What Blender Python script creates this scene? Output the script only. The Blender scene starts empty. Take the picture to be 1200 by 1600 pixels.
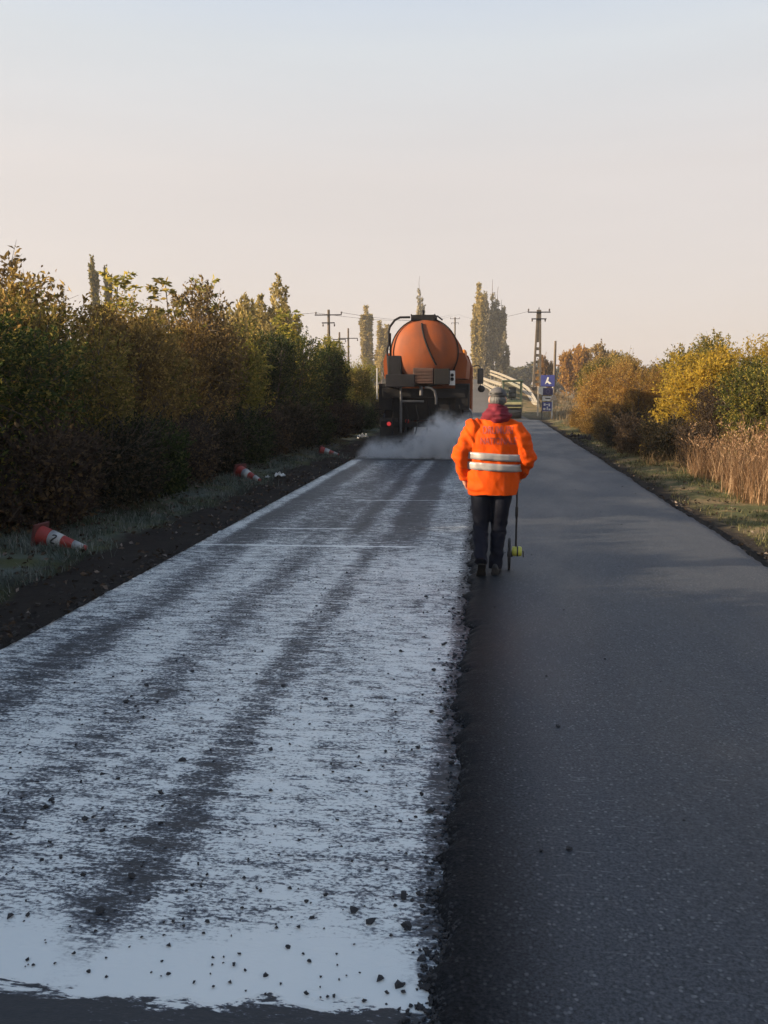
import bpy, math, random
import numpy as np
from mathutils import Vector, Matrix
from mathutils.bvhtree import BVHTree

R = math.radians
SC = bpy.context.scene
COL = SC.collection
rng = np.random.default_rng(11)
random.seed(5)

# ------------------------------------------------------------------ camera, light, exposure
F_PX = 1250.0
PITCH, YAW, CAM_H = R(8.911), R(7.207), 1.9
cam = bpy.data.cameras.new('camera')
cam.sensor_fit = 'VERTICAL'
cam.sensor_height = 36.0
cam.lens = 36.0 * F_PX / 1600.0
cam.clip_start, cam.clip_end = 0.1, 3000
co = bpy.data.objects.new('camera', cam)
COL.objects.link(co)
co.location = (0, 0, CAM_H)
co.rotation_euler = (math.pi / 2 - PITCH, 0, YAW)
SC.camera = co

SUN_EL, SUN_BACK = R(16.5), R(18)         # low morning sun over the left shoulder
to_sun = Vector((-math.cos(SUN_BACK) * math.cos(SUN_EL), -math.sin(SUN_BACK) * math.cos(SUN_EL), math.sin(SUN_EL)))
sun = bpy.data.lights.new('sun', 'SUN')
sun.energy = 5.0
sun.angle = R(0.55)
sun.color = (1.0, 0.79, 0.54)
so = bpy.data.objects.new('sun', sun)
COL.objects.link(so)
so.rotation_euler = to_sun.to_track_quat('Z', 'Y').to_euler()

world = bpy.data.worlds.new('World')
SC.world = world
world.use_nodes = True
wn = world.node_tree.nodes
wl = world.node_tree.links
wn.clear()
sky = wn.new('ShaderNodeTexSky')
sky.sky_type = 'NISHITA'
sky.sun_disc = False
sky.sun_elevation = SUN_EL
sky.sun_rotation = math.atan2(to_sun.x, to_sun.y)
sky.altitude = 100
sky.air_density = 1.0
sky.dust_density = 3.0
sky.ozone_density = 1.0
veil = wn.new('ShaderNodeMix')
veil.data_type = 'RGBA'
tc = wn.new('ShaderNodeTexCoord')
sep = wn.new('ShaderNodeSeparateXYZ')
wl.new(tc.outputs['Generated'], sep.inputs[0])
# thin haze and high cloud over the Nishita sky: thickest along the horizon, the same all round
mr = wn.new('ShaderNodeMapRange')
mr.interpolation_type = 'SMOOTHSTEP'
mr.inputs[1].default_value, mr.inputs[2].default_value = 0.40, 1.0
mr.inputs[3].default_value, mr.inputs[4].default_value = 0.92, 0.35
wl.new(sep.outputs[2], mr.inputs[0])
wl.new(mr.outputs[0], veil.inputs[0])
vr = wn.new('ShaderNodeValToRGB')
el = vr.color_ramp.elements
while len(el) < 5:
    el.new(.5)
SKY_K = 4.0
for e_, (p_, c_) in zip(el, [(0.0, (2.55, 2.17, 1.99)), (.24, (2.58, 2.36, 2.25)), (.36, (2.42, 2.50, 2.58)), (.46, (1.93, 2.28, 2.80)), (.72, (.56, .93, 1.5))]):
    e_.position = p_
    e_.color = (*[v_ / SKY_K for v_ in c_], 1)
wl.new(sep.outputs[2], vr.inputs[0])
vm = wn.new('ShaderNodeVectorMath')
vm.operation = 'SCALE'
vm.inputs[3].default_value = SKY_K
wl.new(vr.outputs[0], vm.inputs[0])
wmap = wn.new('ShaderNodeMapping')
wmap.inputs['Scale'].default_value = (2.2, 2.2, 17)
wmap.inputs['Rotation'].default_value = (0, R(3), 0)
wl.new(tc.outputs['Generated'], wmap.inputs[0])
wnz = wn.new('ShaderNodeTexNoise')                 # faint streaks of cirrus
wnz.inputs['Scale'].default_value = 1.0
wnz.inputs['Detail'].default_value = 5
wl.new(wmap.outputs[0], wnz.inputs['Vector'])
wmr = wn.new('ShaderNodeMapRange')
wmr.inputs[1].default_value, wmr.inputs[2].default_value = .35, .65
wmr.inputs[3].default_value, wmr.inputs[4].default_value = SKY_K * 1.015, SKY_K * 1.05
wl.new(wnz.outputs[0], wmr.inputs[0])
wl.new(wmr.outputs[0], vm.inputs[3])
wl.new(vm.outputs[0], veil.inputs[7])
wl.new(sky.outputs[0], veil.inputs[6])
bg = wn.new('ShaderNodeBackground')
bg.inputs['Strength'].default_value = 0.126
wl.new(veil.outputs[2], bg.inputs['Color'])
wo = wn.new('ShaderNodeOutputWorld')
wl.new(bg.outputs[0], wo.inputs['Surface'])

SC.view_settings.view_transform = 'Standard'
SC.view_settings.look = 'None'
SC.view_settings.exposure = 1.2
SC.view_settings.gamma = 1.0
SC.view_settings.use_curve_mapping = False
SC.render.engine = 'CYCLES'
cy = SC.cycles
cy.use_denoising = True
cy.max_bounces = 6
cy.diffuse_bounces = 3
cy.glossy_bounces = 2
cy.transmission_bounces = 4
cy.volume_bounces = 3
cy.transparent_max_bounces = 8
cy.use_adaptive_sampling = True
cy.adaptive_threshold = 0.02


# ------------------------------------------------------------------ helpers: node graphs
class G:
    def __init__(s, name):
        s.mat = bpy.data.materials.new(name)
        s.mat.use_nodes = True
        s.nt = s.mat.node_tree
        s.nt.nodes.clear()
        s.out = s.nt.nodes.new('ShaderNodeOutputMaterial')
        s._oc = None

    def new(s, t):
        return s.nt.nodes.new(t)

    def put(s, sock, v):
        if isinstance(v, bpy.types.NodeSocket):
            s.nt.links.new(v, sock)
        elif v is not None:
            if isinstance(v, tuple) and len(v) == 3 and len(sock.default_value) == 4:
                v = (*v, 1)
            sock.default_value = v

    def oc(s):
        if s._oc is None:
            s._oc = s.new('ShaderNodeTexCoord').outputs['Object']
        return s._oc

    def xyz(s):
        n = s.new('ShaderNodeSeparateXYZ')
        s.put(n.inputs[0], s.oc())
        return n.outputs

    def m(s, op, a, b=None, c=None, clamp=False):
        n = s.new('ShaderNodeMath')
        n.operation = op
        n.use_clamp = clamp
        s.put(n.inputs[0], a)
        s.put(n.inputs[1], b)
        s.put(n.inputs[2], c)
        return n.outputs[0]

    def sc(s, vec, k, off=(0, 0, 0)):
        n = s.new('ShaderNodeMapping')
        s.put(n.inputs['Vector'], vec)
        n.inputs['Scale'].default_value = k
        n.inputs['Location'].default_value = off
        return n.outputs[0]

    def noise(s, k=(1, 1, 1), scale=1.0, detail=4, rough=0.55, off=(0, 0, 0), dist=0.0, vec=None):
        n = s.new('ShaderNodeTexNoise')
        s.put(n.inputs['Vector'], s.sc(vec or s.oc(), k, off))
        n.inputs['Scale'].default_value = scale
        n.inputs['Detail'].default_value = detail
        n.inputs['Roughness'].default_value = rough
        n.inputs['Distortion'].default_value = dist
        return n.outputs['Fac']

    def ramp(s, f, stops, interp='LINEAR'):
        n = s.new('ShaderNodeValToRGB')
        n.color_ramp.interpolation = interp
        el = n.color_ramp.elements
        while len(el) < len(stops):
            el.new(0.5)
        for e, (p, c) in zip(el, stops):
            e.position = p
            e.color = (c, c, c, 1) if not isinstance(c, tuple) else (*c, 1)
        s.put(n.inputs[0], f)
        return n.outputs[0]

    def step(s, f, a, b, lo=0.0, hi=1.0):
        n = s.new('ShaderNodeMapRange')
        n.interpolation_type = 'SMOOTHSTEP'
        s.put(n.inputs[0], f)
        n.inputs[1].default_value = a
        n.inputs[2].default_value = b
        n.inputs[3].default_value = lo
        n.inputs[4].default_value = hi
        return n.outputs[0]

    def mix(s, f, a, b, mode='MIX'):
        n = s.new('ShaderNodeMix')
        n.data_type = 'RGBA'
        n.blend_type = mode
        s.put(n.inputs[0], f)
        s.put(n.inputs[6], a)
        s.put(n.inputs[7], b)
        return n.outputs[2]

    def attr(s, name):
        n = s.new('ShaderNodeAttribute')
        n.attribute_name = name
        return n.outputs['Fac']

    def objrand(s):
        return s.new('ShaderNodeObjectInfo').outputs['Random']

    def bump(s, h, strength=0.5, dist=0.02):
        n = s.new('ShaderNodeBump')
        n.inputs['Strength'].default_value = strength
        n.inputs['Distance'].default_value = dist
        s.put(n.inputs['Height'], h)
        return n.outputs[0]

    def bsdf(s, col, rough=0.6, metal=0.0, normal=None, spec=0.5, **kw):
        n = s.new('ShaderNodeBsdfPrincipled')
        s.put(n.inputs['Base Color'], col)
        s.put(n.inputs['Roughness'], rough)
        s.put(n.inputs['Metallic'], metal)
        s.put(n.inputs['Specular IOR Level'], spec)
        if normal is not None:
            s.put(n.inputs['Normal'], normal)
        for k, v in kw.items():
            s.put(n.inputs[k], v)
        s.nt.links.new(n.outputs[0], s.out.inputs['Surface'])
        return s.mat


def simple(name, col, rough=0.6, metal=0.0, dirt=None, dirt_amt=0.5, scale=6, bump=0.15, spec=0.5, detail=5):
    """paint / rubber / cloth: base colour with worn, dirtier blotches and fine relief"""
    g = G(name)
    n = g.noise(scale=scale, detail=detail, rough=0.65)
    d = dirt or tuple(c * 0.45 for c in col)
    f = g.m('MULTIPLY', g.step(n, 0.42, 0.68), dirt_amt)
    c = g.mix(f, col, d)
    fine = g.noise(scale=scale * 12, detail=3)
    return g.bsdf(c, g.step(n, 0.3, 0.7, rough - 0.08, min(1, rough + 0.12)), metal, g.bump(fine, bump, 0.004), spec)


def foliage(name, c1, c2, c3=None, trans=0.55, k=1.0):
    g = G(name)
    r = g.objrand()
    tint = g.attr('tint')
    lum = g.attr('clump')
    f = g.step(lum, 0.25, 0.75)
    c = g.mix(f, c1, c2)
    if c3:
        c = g.mix(g.step(tint, 0.72, 0.9), c, c3)
    v = g.m('ADD', g.m('MULTIPLY', tint, 0.7), 0.62)
    v = g.m('MULTIPLY', v, g.m('ADD', g.m('MULTIPLY', r, 0.3), 0.85))
    vv = g.new('ShaderNodeCombineXYZ')
    for i in range(3):
        g.put(vv.inputs[i], v)
    c = g.mix(1.0, c, vv.outputs[0], 'MULTIPLY')
    d = g.new('ShaderNodeBsdfDiffuse')
    t = g.new('ShaderNodeBsdfTranslucent')
    g.put(d.inputs['Color'], c)
    g.put(t.inputs['Color'], c)
    mx = g.new('ShaderNodeMixShader')
    mx.inputs[0].default_value = trans
    g.nt.links.new(d.outputs[0], mx.inputs[1])
    g.nt.links.new(t.outputs[0], mx.inputs[2])
    g.nt.links.new(mx.outputs[0], g.out.inputs['Surface'])
    return g.mat


# ------------------------------------------------------------------ helpers: meshes
def fast_mesh(name, V, Q, smooth=False, attrs=None):
    """V (n,3), Q (m,3 or 4) numpy -> mesh; attrs: face float attributes"""
    V = np.asarray(V, np.float32)
    Q = np.asarray(Q, np.int32)
    me = bpy.data.meshes.new(name)
    me.vertices.add(len(V))
    me.vertices.foreach_set('co', V.ravel())
    k = Q.shape[1]
    me.loops.add(Q.size)
    me.loops.foreach_set('vertex_index', Q.ravel())
    me.polygons.add(len(Q))
    me.polygons.foreach_set('loop_start', np.arange(0, Q.size, k, dtype=np.int32))
    me.polygons.foreach_set('use_smooth', np.full(len(Q), smooth))
    me.update(calc_edges=True)
    for a, v in (attrs or {}).items():
        at = me.attributes.new(a, 'FLOAT', 'FACE')
        at.data.foreach_set('value', np.asarray(v, np.float32))
    return me


def link(name, me, mat=None, parent=None, loc=(0, 0, 0), rot=(0, 0, 0), scale=None):
    o = bpy.data.objects.new(name, me)
    COL.objects.link(o)
    if mat is not None and len(me.materials) == 0:
        me.materials.append(mat)
    elif mat is not None and me.materials[0] is not mat:
        o.material_slots[0].link = 'OBJECT'
        o.material_slots[0].material = mat
    o.parent = parent
    o.location = loc
    o.rotation_euler = rot
    if scale is not None:
        o.scale = scale if isinstance(scale, tuple) else (scale,) * 3
    return o


def tag(o, label=None, cat=None, group=None, kind=None):
    if label:
        o['label'] = label
    if cat:
        o['category'] = cat
    if group:
        o['group'] = group
    if kind:
        o['kind'] = kind
    return o


def thing(name, label, cat, loc=(0, 0, 0), rz=0.0, group=None):
    o = bpy.data.objects.new(name, None)
    o.empty_display_size = 0.2
    COL.objects.link(o)
    o.location = loc
    o.rotation_euler = (0, 0, rz)
    return tag(o, label, cat, group)


def dup(o, parent=None):
    c = o.copy()
    COL.objects.link(c)
    if parent is not None:
        c.parent = parent
    for ch in list(o.children):
        dup(ch, c)
    return c


class MB:
    """collects solid shapes into one mesh"""
    def __init__(s):
        s.v, s.f, s.sm = [], [], []

    def add(s, V, Fs, smooth=False):
        b = len(s.v)
        s.v += [tuple(p) for p in V]
        s.f += [tuple(b + i for i in f) for f in Fs]
        s.sm += [smooth] * len(Fs)
        return s

    def box(s, c, d, rot=None):
        V = [Vector((sx * d[0] / 2, sy * d[1] / 2, sz * d[2] / 2)) for sx in (-1, 1) for sy in (-1, 1) for sz in (-1, 1)]
        if rot is not None:
            M = rot if isinstance(rot, Matrix) else Matrix.Rotation(rot[2], 3, 'Z') @ Matrix.Rotation(rot[1], 3, 'Y') @ Matrix.Rotation(rot[0], 3, 'X')
            V = [M @ p for p in V]
        V = [p + Vector(c) for p in V]
        return s.add(V, [(0, 1, 3, 2), (4, 6, 7, 5), (0, 4, 5, 1), (2, 3, 7, 6), (0, 2, 6, 4), (1, 5, 7, 3)])

    def loft(s, rings, smooth=True, cap=True):
        n = len(rings[0])
        V = [p for r in rings for p in r]
        Fs = []
        for i in range(len(rings) - 1):
            for j in range(n):
                k = (j + 1) % n
                Fs.append((i * n + j, i * n + k, (i + 1) * n + k, (i + 1) * n + j))
        s.add(V, Fs, smooth)
        if cap:
            s.add(rings[0], [tuple(range(n - 1, -1, -1))])
            s.add(rings[-1], [tuple(range(n))])
        return s

    def tube(s, path, r, n=10, cap=True, smooth=True):
        P = [Vector(p) for p in path]
        rs = r if isinstance(r, (list, tuple)) else [r] * len(P)
        rings = []
        t0 = (P[1] - P[0]).normalized()
        ref = Vector((0, 0, 1)) if abs(t0.z) < 0.9 else Vector((1, 0, 0))
        u = t0.cross(ref).normalized()
        for i, p in enumerate(P):
            t = (P[min(i + 1, len(P) - 1)] - P[max(i - 1, 0)]).normalized()
            u = (u - t * u.dot(t)).normalized()
            w = t.cross(u)
            rings.append([p + (u * math.cos(2 * math.pi * k / n) + w * math.sin(2 * math.pi * k / n)) * rs[i] for k in range(n)])
        return s.loft(rings, smooth, cap)

    def lathe(s, prof, axis='Z', c=(0, 0, 0), n=24, smooth=True, cap=True):
        """prof: list of (radius, along)"""
        c = Vector(c)
        rings = []
        for r, a in prof:
            ring = []
            for k in range(n):
                x, y = r * math.cos(2 * math.pi * k / n), r * math.sin(2 * math.pi * k / n)
                q = {'Z': (x, y, a), 'Y': (x, a, -y), 'X': (a, x, y)}[axis]
                ring.append(c + Vector(q))
            rings.append(ring)
        return s.loft(rings, smooth, cap)

    def ell(s, c, d, n=16, m=10, rot=None):
        c = Vector(c)
        rings = []
        for i in range(1, m):
            a = math.pi * i / m
            ring = []
            for k in range(n):
                b = 2 * math.pi * k / n
                p = Vector((d[0] * math.sin(a) * math.cos(b), d[1] * math.sin(a) * math.sin(b), -d[2] * math.cos(a)))
                if rot is not None:
                    p = rot @ p
                ring.append(c + p)
            rings.append(ring)
        return s.loft(rings, True, True)

    def plate(s, outline, y0, y1):
        """outline in x,z extruded between y0 and y1"""
        a = [(x, y0, z) for x, z in outline]
        b = [(x, y1, z) for x, z in outline]
        return s.loft([a, b], False, True)

    def build(s, name, mat, parent=None, bevel=0.0, loc=(0, 0, 0), rot=(0, 0, 0), label=None):
        me = bpy.data.meshes.new(name)
        me.from_pydata(s.v, [], s.f)
        me.polygons.foreach_set('use_smooth', s.sm)
        me.update()
        o = link(name, me, mat, parent, loc, rot)
        if bevel:
            b = o.modifiers.new('bevel', 'BEVEL')
            b.width = bevel
            b.segments = 2
            b.limit_method = 'ANGLE'
        if label:
            o['label'] = label
        return o


def bake(o):
    """apply an object's modifiers into its mesh"""
    dg = bpy.context.evaluated_depsgraph_get()
    dg.update()
    me = bpy.data.meshes.new_from_object(o.evaluated_get(dg))
    o.modifiers.clear()
    o.data = me
    return o


# smooth 2-D value noise on numpy arrays
_LAT = np.random.default_rng(3).random((256, 256))


def vnoise(x, y):
    xi, yi = np.floor(x).astype(int), np.floor(y).astype(int)
    fx, fy = x - xi, y - yi
    fx, fy = fx * fx * (3 - 2 * fx), fy * fy * (3 - 2 * fy)
    a = _LAT[xi & 255, yi & 255]
    b = _LAT[(xi + 1) & 255, yi & 255]
    c = _LAT[xi & 255, (yi + 1) & 255]
    d = _LAT[(xi + 1) & 255, (yi + 1) & 255]
    return a + (b - a) * fx + (c - a) * fy + (a - b - c + d) * fx * fy


def sstep(a, b, x):
    t = np.clip((x - a) / (b - a), 0, 1)
    return t * t * (3 - 2 * t)


# ------------------------------------------------------------------ terrain
def road_c(y):      # right edge of the carriageway bends left as it climbs the ramp
    return np.interp(y, [0, 40, 50, 62, 85, 110, 140, 260], [3.0, 2.9, 2.45, 1.6, 0.1, -1.3, -4.6, -34])


def ramp_h(y):
    return np.interp(y, [44, 52, 57, 62, 75, 90, 110, 140, 180, 250], [0, .10, .4, .9, 1.7, 2.2, 2.9, 3.15, 2.4, 0])


def gz(x, y):
    x, y = np.asarray(x, float), np.asarray(y, float)
    c = road_c(y) - 3.2
    fall = 1 - sstep(6.0, 13.0, np.abs(x - c))
    z = ramp_h(y) * fall
    # verges stand a little above the road, old road bed is a shallow tray
    tray = 1 - sstep(0, 0.9, np.maximum(np.maximum(-3.45 - x, x - 3.05), 0))
    near = 1 - sstep(46, 60, y)
    bank = 0.10 * sstep(4.2, 6.0, np.abs(x)) * near
    rough = (vnoise(x * 1.7 + 9, y * 1.7) - .5) * .10 + (vnoise(x * 5, y * 5 + 7) - .5) * .05
    off = sstep(3.4, 4.2, np.abs(x))
    z = z + bank + rough * np.maximum(off, 1 - near) * (1 - sstep(60, 90, y)) - 0.05 * tray * near
    z = z + (vnoise(x * .02 + 5, y * .02) - .5) * 2.0 * sstep(60, 200, np.hypot(x, y)) * (1 - fall)
    return z - 0.02


def axis(lo, hi, fine_lo, fine_hi, fine, grow=1.12):
    a = list(np.arange(fine_lo, fine_hi, fine))
    d = fine
    while a[-1] < hi:
        d = min(d * grow, 40)
        a.append(a[-1] + d)
    d = fine
    b = [fine_lo]
    while b[0] > lo:
        d = min(d * grow, 40)
        b.insert(0, b[0] - d)
    return np.array(b[:-1] + a)


def grid(xs, ys, zf):
    X, Y = np.meshgrid(xs, ys)
    Z = zf(X, Y)
    V = np.stack([X, Y, Z], -1).reshape(-1, 3)
    n = len(xs)
    i = (np.arange(len(ys) - 1)[:, None] * n + np.arange(n - 1)[None, :]).ravel()
    return V, np.stack([i, i + 1, i + n + 1, i + n], -1)


def ground_mat():
    g = G('ground_soil_grass')
    x, y, z = g.xyz()
    n = g.noise(scale=1.3, detail=6, rough=0.65)
    nf = g.noise(scale=9, detail=5, rough=0.7)
    soil = g.mix(nf, (0.013, 0.011, 0.010), (0.040, 0.033, 0.028))
    grass = g.mix(nf, (0.045, 0.055, 0.022), (0.12, 0.12, 0.06))
    dry = g.mix(g.noise(scale=2.2, detail=6), (0.16, 0.115, 0.06), (0.27, 0.2, 0.115))
    frost = g.mix(nf, (0.06, 0.075, 0.055), (0.16, 0.18, 0.16))
    ax = g.m('ADD', x, g.m('MULTIPLY', g.m('SUBTRACT', n, 0.5), 1.1))
    right = g.step(ax, 3.3, 3.75)
    left = g.step(ax, -4.75, -4.35, 1, 0)
    c = g.mix(right, soil, g.mix(g.step(n, .45, .62), grass, dry))
    c = g.mix(left, c, g.mix(g.step(n, .4, .6), grass, frost))
    far = g.step(y, 44, 56)
    c = g.mix(far, c, g.mix(g.step(n, .45, .65), dry, grass))
    return g.bsdf(c, 0.95, 0, g.bump(nf, .6, .04), 0.1)


xs = axis(-420, 420, -9, 9, .14, 1.16)
ys = axis(-60, 560, -2, 30, .16, 1.05)
V, Q = grid(xs, ys, gz)
tag(link('ground', fast_mesh('ground', V, Q, True), ground_mat()), kind='structure')


# ---- left lane: milled surface, freshly sprayed, white film over dark asphalt
def milled_mat():
    g = G('milled_sprayed_lane')
    x, y, z = g.xyz()
    wob = g.m('MULTIPLY', g.m('SUBTRACT', g.noise((.35, .22, 1), 1, 3), .5), .30)
    u = g.m('ADD', x, wob)
    f = g.m('DIVIDE', g.m('ADD', u, 3.6), 3.6)
    bands = g.ramp(f, [(0.0, 0.50), (0.10, 0.56), (0.15, 0.36), (0.19, 0.22), (0.225, 0.36), (0.26, 0.58), (0.36, 0.64), (0.405, 0.46),
                       (0.44, 0.38), (0.49, 0.58), (0.585, 0.64), (0.612, 0.36), (0.642, 0.27), (0.675, 0.60), (0.78, 0.64), (0.90, 0.66), (0.97, 0.50), (1.0, .3)])
    farw = g.ramp(f, [(0.0, 0.62), (0.085, 0.66), (0.12, 0.02), (0.20, 0.10), (0.26, 0.40), (0.33, 0.26), (0.44, 0.24), (0.48, 0.36),
                      (0.535, 0.02), (0.58, 0.38), (0.625, 0.44), (0.67, 0.0), (0.75, 0.04), (0.80, 0.44), (0.93, 0.40), (1.0, .3)])
    fy = g.step(y, 8.3, 11.0)
    w = g.mix(fy, bands, farw)
    lowf = g.noise((1.0, .45, 1), 1.6, 4, .6, (3, 1, 0))
    w = g.m('ADD', w, g.m('MULTIPLY', g.m('SUBTRACT', lowf, .5), .75))
    patch = g.noise((2.4, 2.0, 1), 1.0, 3, .6, (7, 5, 0))
    w = g.m('SUBTRACT', w, g.step(patch, .60, .74, 0, .30))
    # milling streaks across the lane and crumbs
    s1 = g.noise((4.5, 14, 1), 1, 5, .68, dist=.35)
    s2 = g.noise((13, 36, 1), 1, 4, .68, (2, 9, 0))
    s3 = g.noise((46, 74, 1), 1, 3, .68)
    hf = g.m('ADD', g.m('MULTIPLY', s1, .40), g.m('ADD', g.m('MULTIPLY', s2, .42), g.m('MULTIPLY', s3, .46)))
    gr = g.noise((2.6, 15, 1), 1, 3, .55, (11, 4, 0), dist=.2)
    groove = g.step(g.m('ABSOLUTE', g.m('SUBTRACT', gr, .5)), .0, .035, 1, 0)
    gr2 = g.noise((5.0, 30, 1), 1, 3, .55, (1, 14, 0), dist=.2)
    groove = g.m('MAXIMUM', groove, g.m('MULTIPLY', g.step(g.m('ABSOLUTE', g.m('SUBTRACT', gr2, .5)), .0, .05, 1, 0), .8))
    groove = g.m('MULTIPLY', groove, g.step(s2, .38, .58))
    edge = g.m('SUBTRACT', 1.0, g.step(g.m('ADD', x, g.m('MULTIPLY', s2, .10)), -.23, -.09))
    # nearest strip: a smooth pool of film, then bare wet asphalt in front of the boot line
    yn = g.m('ADD', y, g.m('MULTIPLY', g.m('SUBTRACT', g.noise((.55, .3, 1), 1, 4, .6, (1, 2, 0)), .5), .75))
    yn = g.m('ADD', yn, g.m('MULTIPLY', g.m('SUBTRACT', s1, .5), .25))
    pool = g.m('MULTIPLY', g.step(yn, 2.12, 2.17), g.step(yn, 2.22, 2.62, 1, 0))
    bare = g.step(yn, 2.10, 2.16, 1, 0)
    hfk = g.m('SUBTRACT', 1.0, g.m('MULTIPLY', pool, .70))
    val = g.m('ADD', w, g.m('MULTIPLY', g.m('SUBTRACT', hf, .64), g.m('MULTIPLY', hfk, 3.9)))
    val = g.m('SUBTRACT', val, g.m('MULTIPLY', g.m('MULTIPLY', groove, hfk), .42))
    val = g.m('ADD', val, g.m('MULTIPLY', pool, .50))
    val = g.m('ADD', val, .17)
    val = g.m('SUBTRACT', val, g.m('MULTIPLY', bare, .85))
    val = g.m('SUBTRACT', val, g.m('MULTIPLY', g.m('SUBTRACT', 1, edge), .42))
    # thin white joints across the lane
    for yl, x0, x1, wd in ((9.42, -3.6, -.7, .035), (10.6, -3.3, -1.6, .02), (13.4, -2.2, -.4, .025)):
        yy = g.m('ABSOLUTE', g.m('SUBTRACT', g.m('ADD', y, g.m('MULTIPLY', x, -.06)), yl))
        ln = g.m('MULTIPLY', g.step(yy, wd * .5, wd * 1.6, 1, 0), g.m('MULTIPLY', g.step(x, x0, x0 + .2), g.step(x, x1 - .3, x1, 1, 0)))
        val = g.m('ADD', val, g.m('MULTIPLY', ln, .6))
    ymask = g.step(g.m('ADD', y, g.m('MULTIPLY', lowf, 1.0)), 20.9, 21.6, 1, 0)
    cov = g.m('MULTIPLY', g.step(val, .08, 1.0), ymask)
    dark = g.mix(s3, (0.010, 0.012, 0.016), (0.036, 0.038, 0.042))
    white = g.mix(lowf, (0.66, 0.70, 0.69), (0.80, 0.80, 0.75))
    thin = g.mix(s3, (.065, .075, .095), (.145, .16, .185))
    c = g.mix(g.step(cov, 0.0, .45), dark, thin)
    c = g.mix(g.step(cov, .35, 1.0), c, white)
    hgt = g.m('ADD', g.m('MULTIPLY', s1, .7), g.m('MULTIPLY', s2, .5))
    hgt = g.m('MULTIPLY', hgt, hfk)
    return g.bsdf(c, g.step(cov, 0, 1, .55, .36), 0, g.bump(hgt, .7, .010), .5)


def milled_z(X, Y):
    k = sstep(2.2, 3.0, Y)
    g1 = vnoise(X * 2.2 + 40, Y * 22 + 3) + .6 * vnoise(X * 6, Y * 45)
    return .006 * k * (g1 - .8) + .004 * (vnoise(X * 30, Y * 30) - .5) * k


xl = np.linspace(-3.52, -.06, 86)
yl = np.concatenate([np.arange(-6, 1.8, .3), np.arange(1.8, 9, .022), np.arange(9, 16, .06), np.arange(16, 45.5, .4)])
V, Q = grid(xl, yl, milled_z)
# uneven outer edge
e = np.abs(V[:, 0] + 3.52) < 1e-4
V[e, 0] = -3.42 - .10 * (vnoise(V[e, 1] * 2.0, V[e, 1] * 0 + .5)) + .05 * (vnoise(V[e, 1] * 9, V[e, 1] * 0) - .5) + .010 * np.maximum(V[e, 1] - 9, 0)
tag(link('milled_lane', fast_mesh('milled_lane', V, Q, True), milled_mat()), kind='structure')


# ---- right lane: new asphalt laid 5 cm proud with a crumbling edge
def asphalt_mat():
    g = G('new_asphalt')
    x, y, z = g.xyz()
    fine = g.noise(scale=75, detail=4, rough=.75)
    vor = g.new('ShaderNodeTexVoronoi')
    g.put(vor.inputs['Vector'], g.oc())
    vor.inputs['Scale'].default_value = 55
    stone = g.m('MULTIPLY', g.step(vor.outputs['Color'], .58, .92), g.step(vor.outputs['Distance'], .25, .5, 1, 0))
    mid = g.noise((.7, .28, 1), 1.4, 5, .6)
    trk = g.noise((2.2, .10, 1), 1, 4, .6, (4, 0, 0))
    c = g.mix(g.step(fine, .3, .7), (0.012, 0.016, 0.022), (0.082, 0.090, 0.106))
    c = g.mix(g.m('MULTIPLY', stone, .75), c, (.20, .205, .215))
    k = g.m('ADD', .66, g.m('MULTIPLY', mid, .62))
    k = g.m('MULTIPLY', k, g.m('ADD', .72, g.m('MULTIPLY', trk, .5)))
    fresh = g.step(g.m('ADD', x, g.m('MULTIPLY', g.m('SUBTRACT', mid, .5), .25)), -.05, .42, .26, 1.0)
    k = g.m('MULTIPLY', k, fresh)
    kk = g.new('ShaderNodeCombineXYZ')
    for i in range(3):
        g.put(kk.inputs[i], k)
    c = g.mix(1.0, c, kk.outputs[0], 'MULTIPLY')
    # short smears across the lane, their glint painted pale, thickest near by
    sk = g.noise((7.5, 62, 1), 1, 2, .5, (3, 8, 0))
    dens = g.noise((.8, .9, 1), 1, 3)
    smear_glint = g.m('MULTIPLY', g.step(sk, .63, .71), g.step(dens, .36, .58))
    smear_glint = g.m('MULTIPLY', smear_glint, g.step(y, 2.5, 6.5, .85, .12))
    smear_glint = g.m('MULTIPLY', smear_glint, g.step(x, .12, .4))
    c = g.mix(g.m('MULTIPLY', smear_glint, .7), c, (.20, .205, .22))
    return g.bsdf(c, g.step(mid, .3, .7, .50, .66), 0, g.bump(fine, .8, .006), g.step(x, -.05, .4, .08, .42))


ASPH = asphalt_mat()
TOP = .05


def seam_x(y):
    return -.125 - .030 * (vnoise(y * 1.3, y * 0 + 3.3) - .5) * 2 - .035 * (vnoise(y * 7.0, y * 0 + 8.1) - .5) * 2 - .02 * (vnoise(y * 23, y * 0 + 1.7) - .5) * 2 - .006 * np.maximum(y - 8, 0)


def edge_x(y):
    return 2.94 + .06 * (vnoise(y * .9, y * 0 + 6.3) - .5) + .05 * (vnoise(y * 5, y * 0 + 2.3) - .5) - .0 * y


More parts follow.
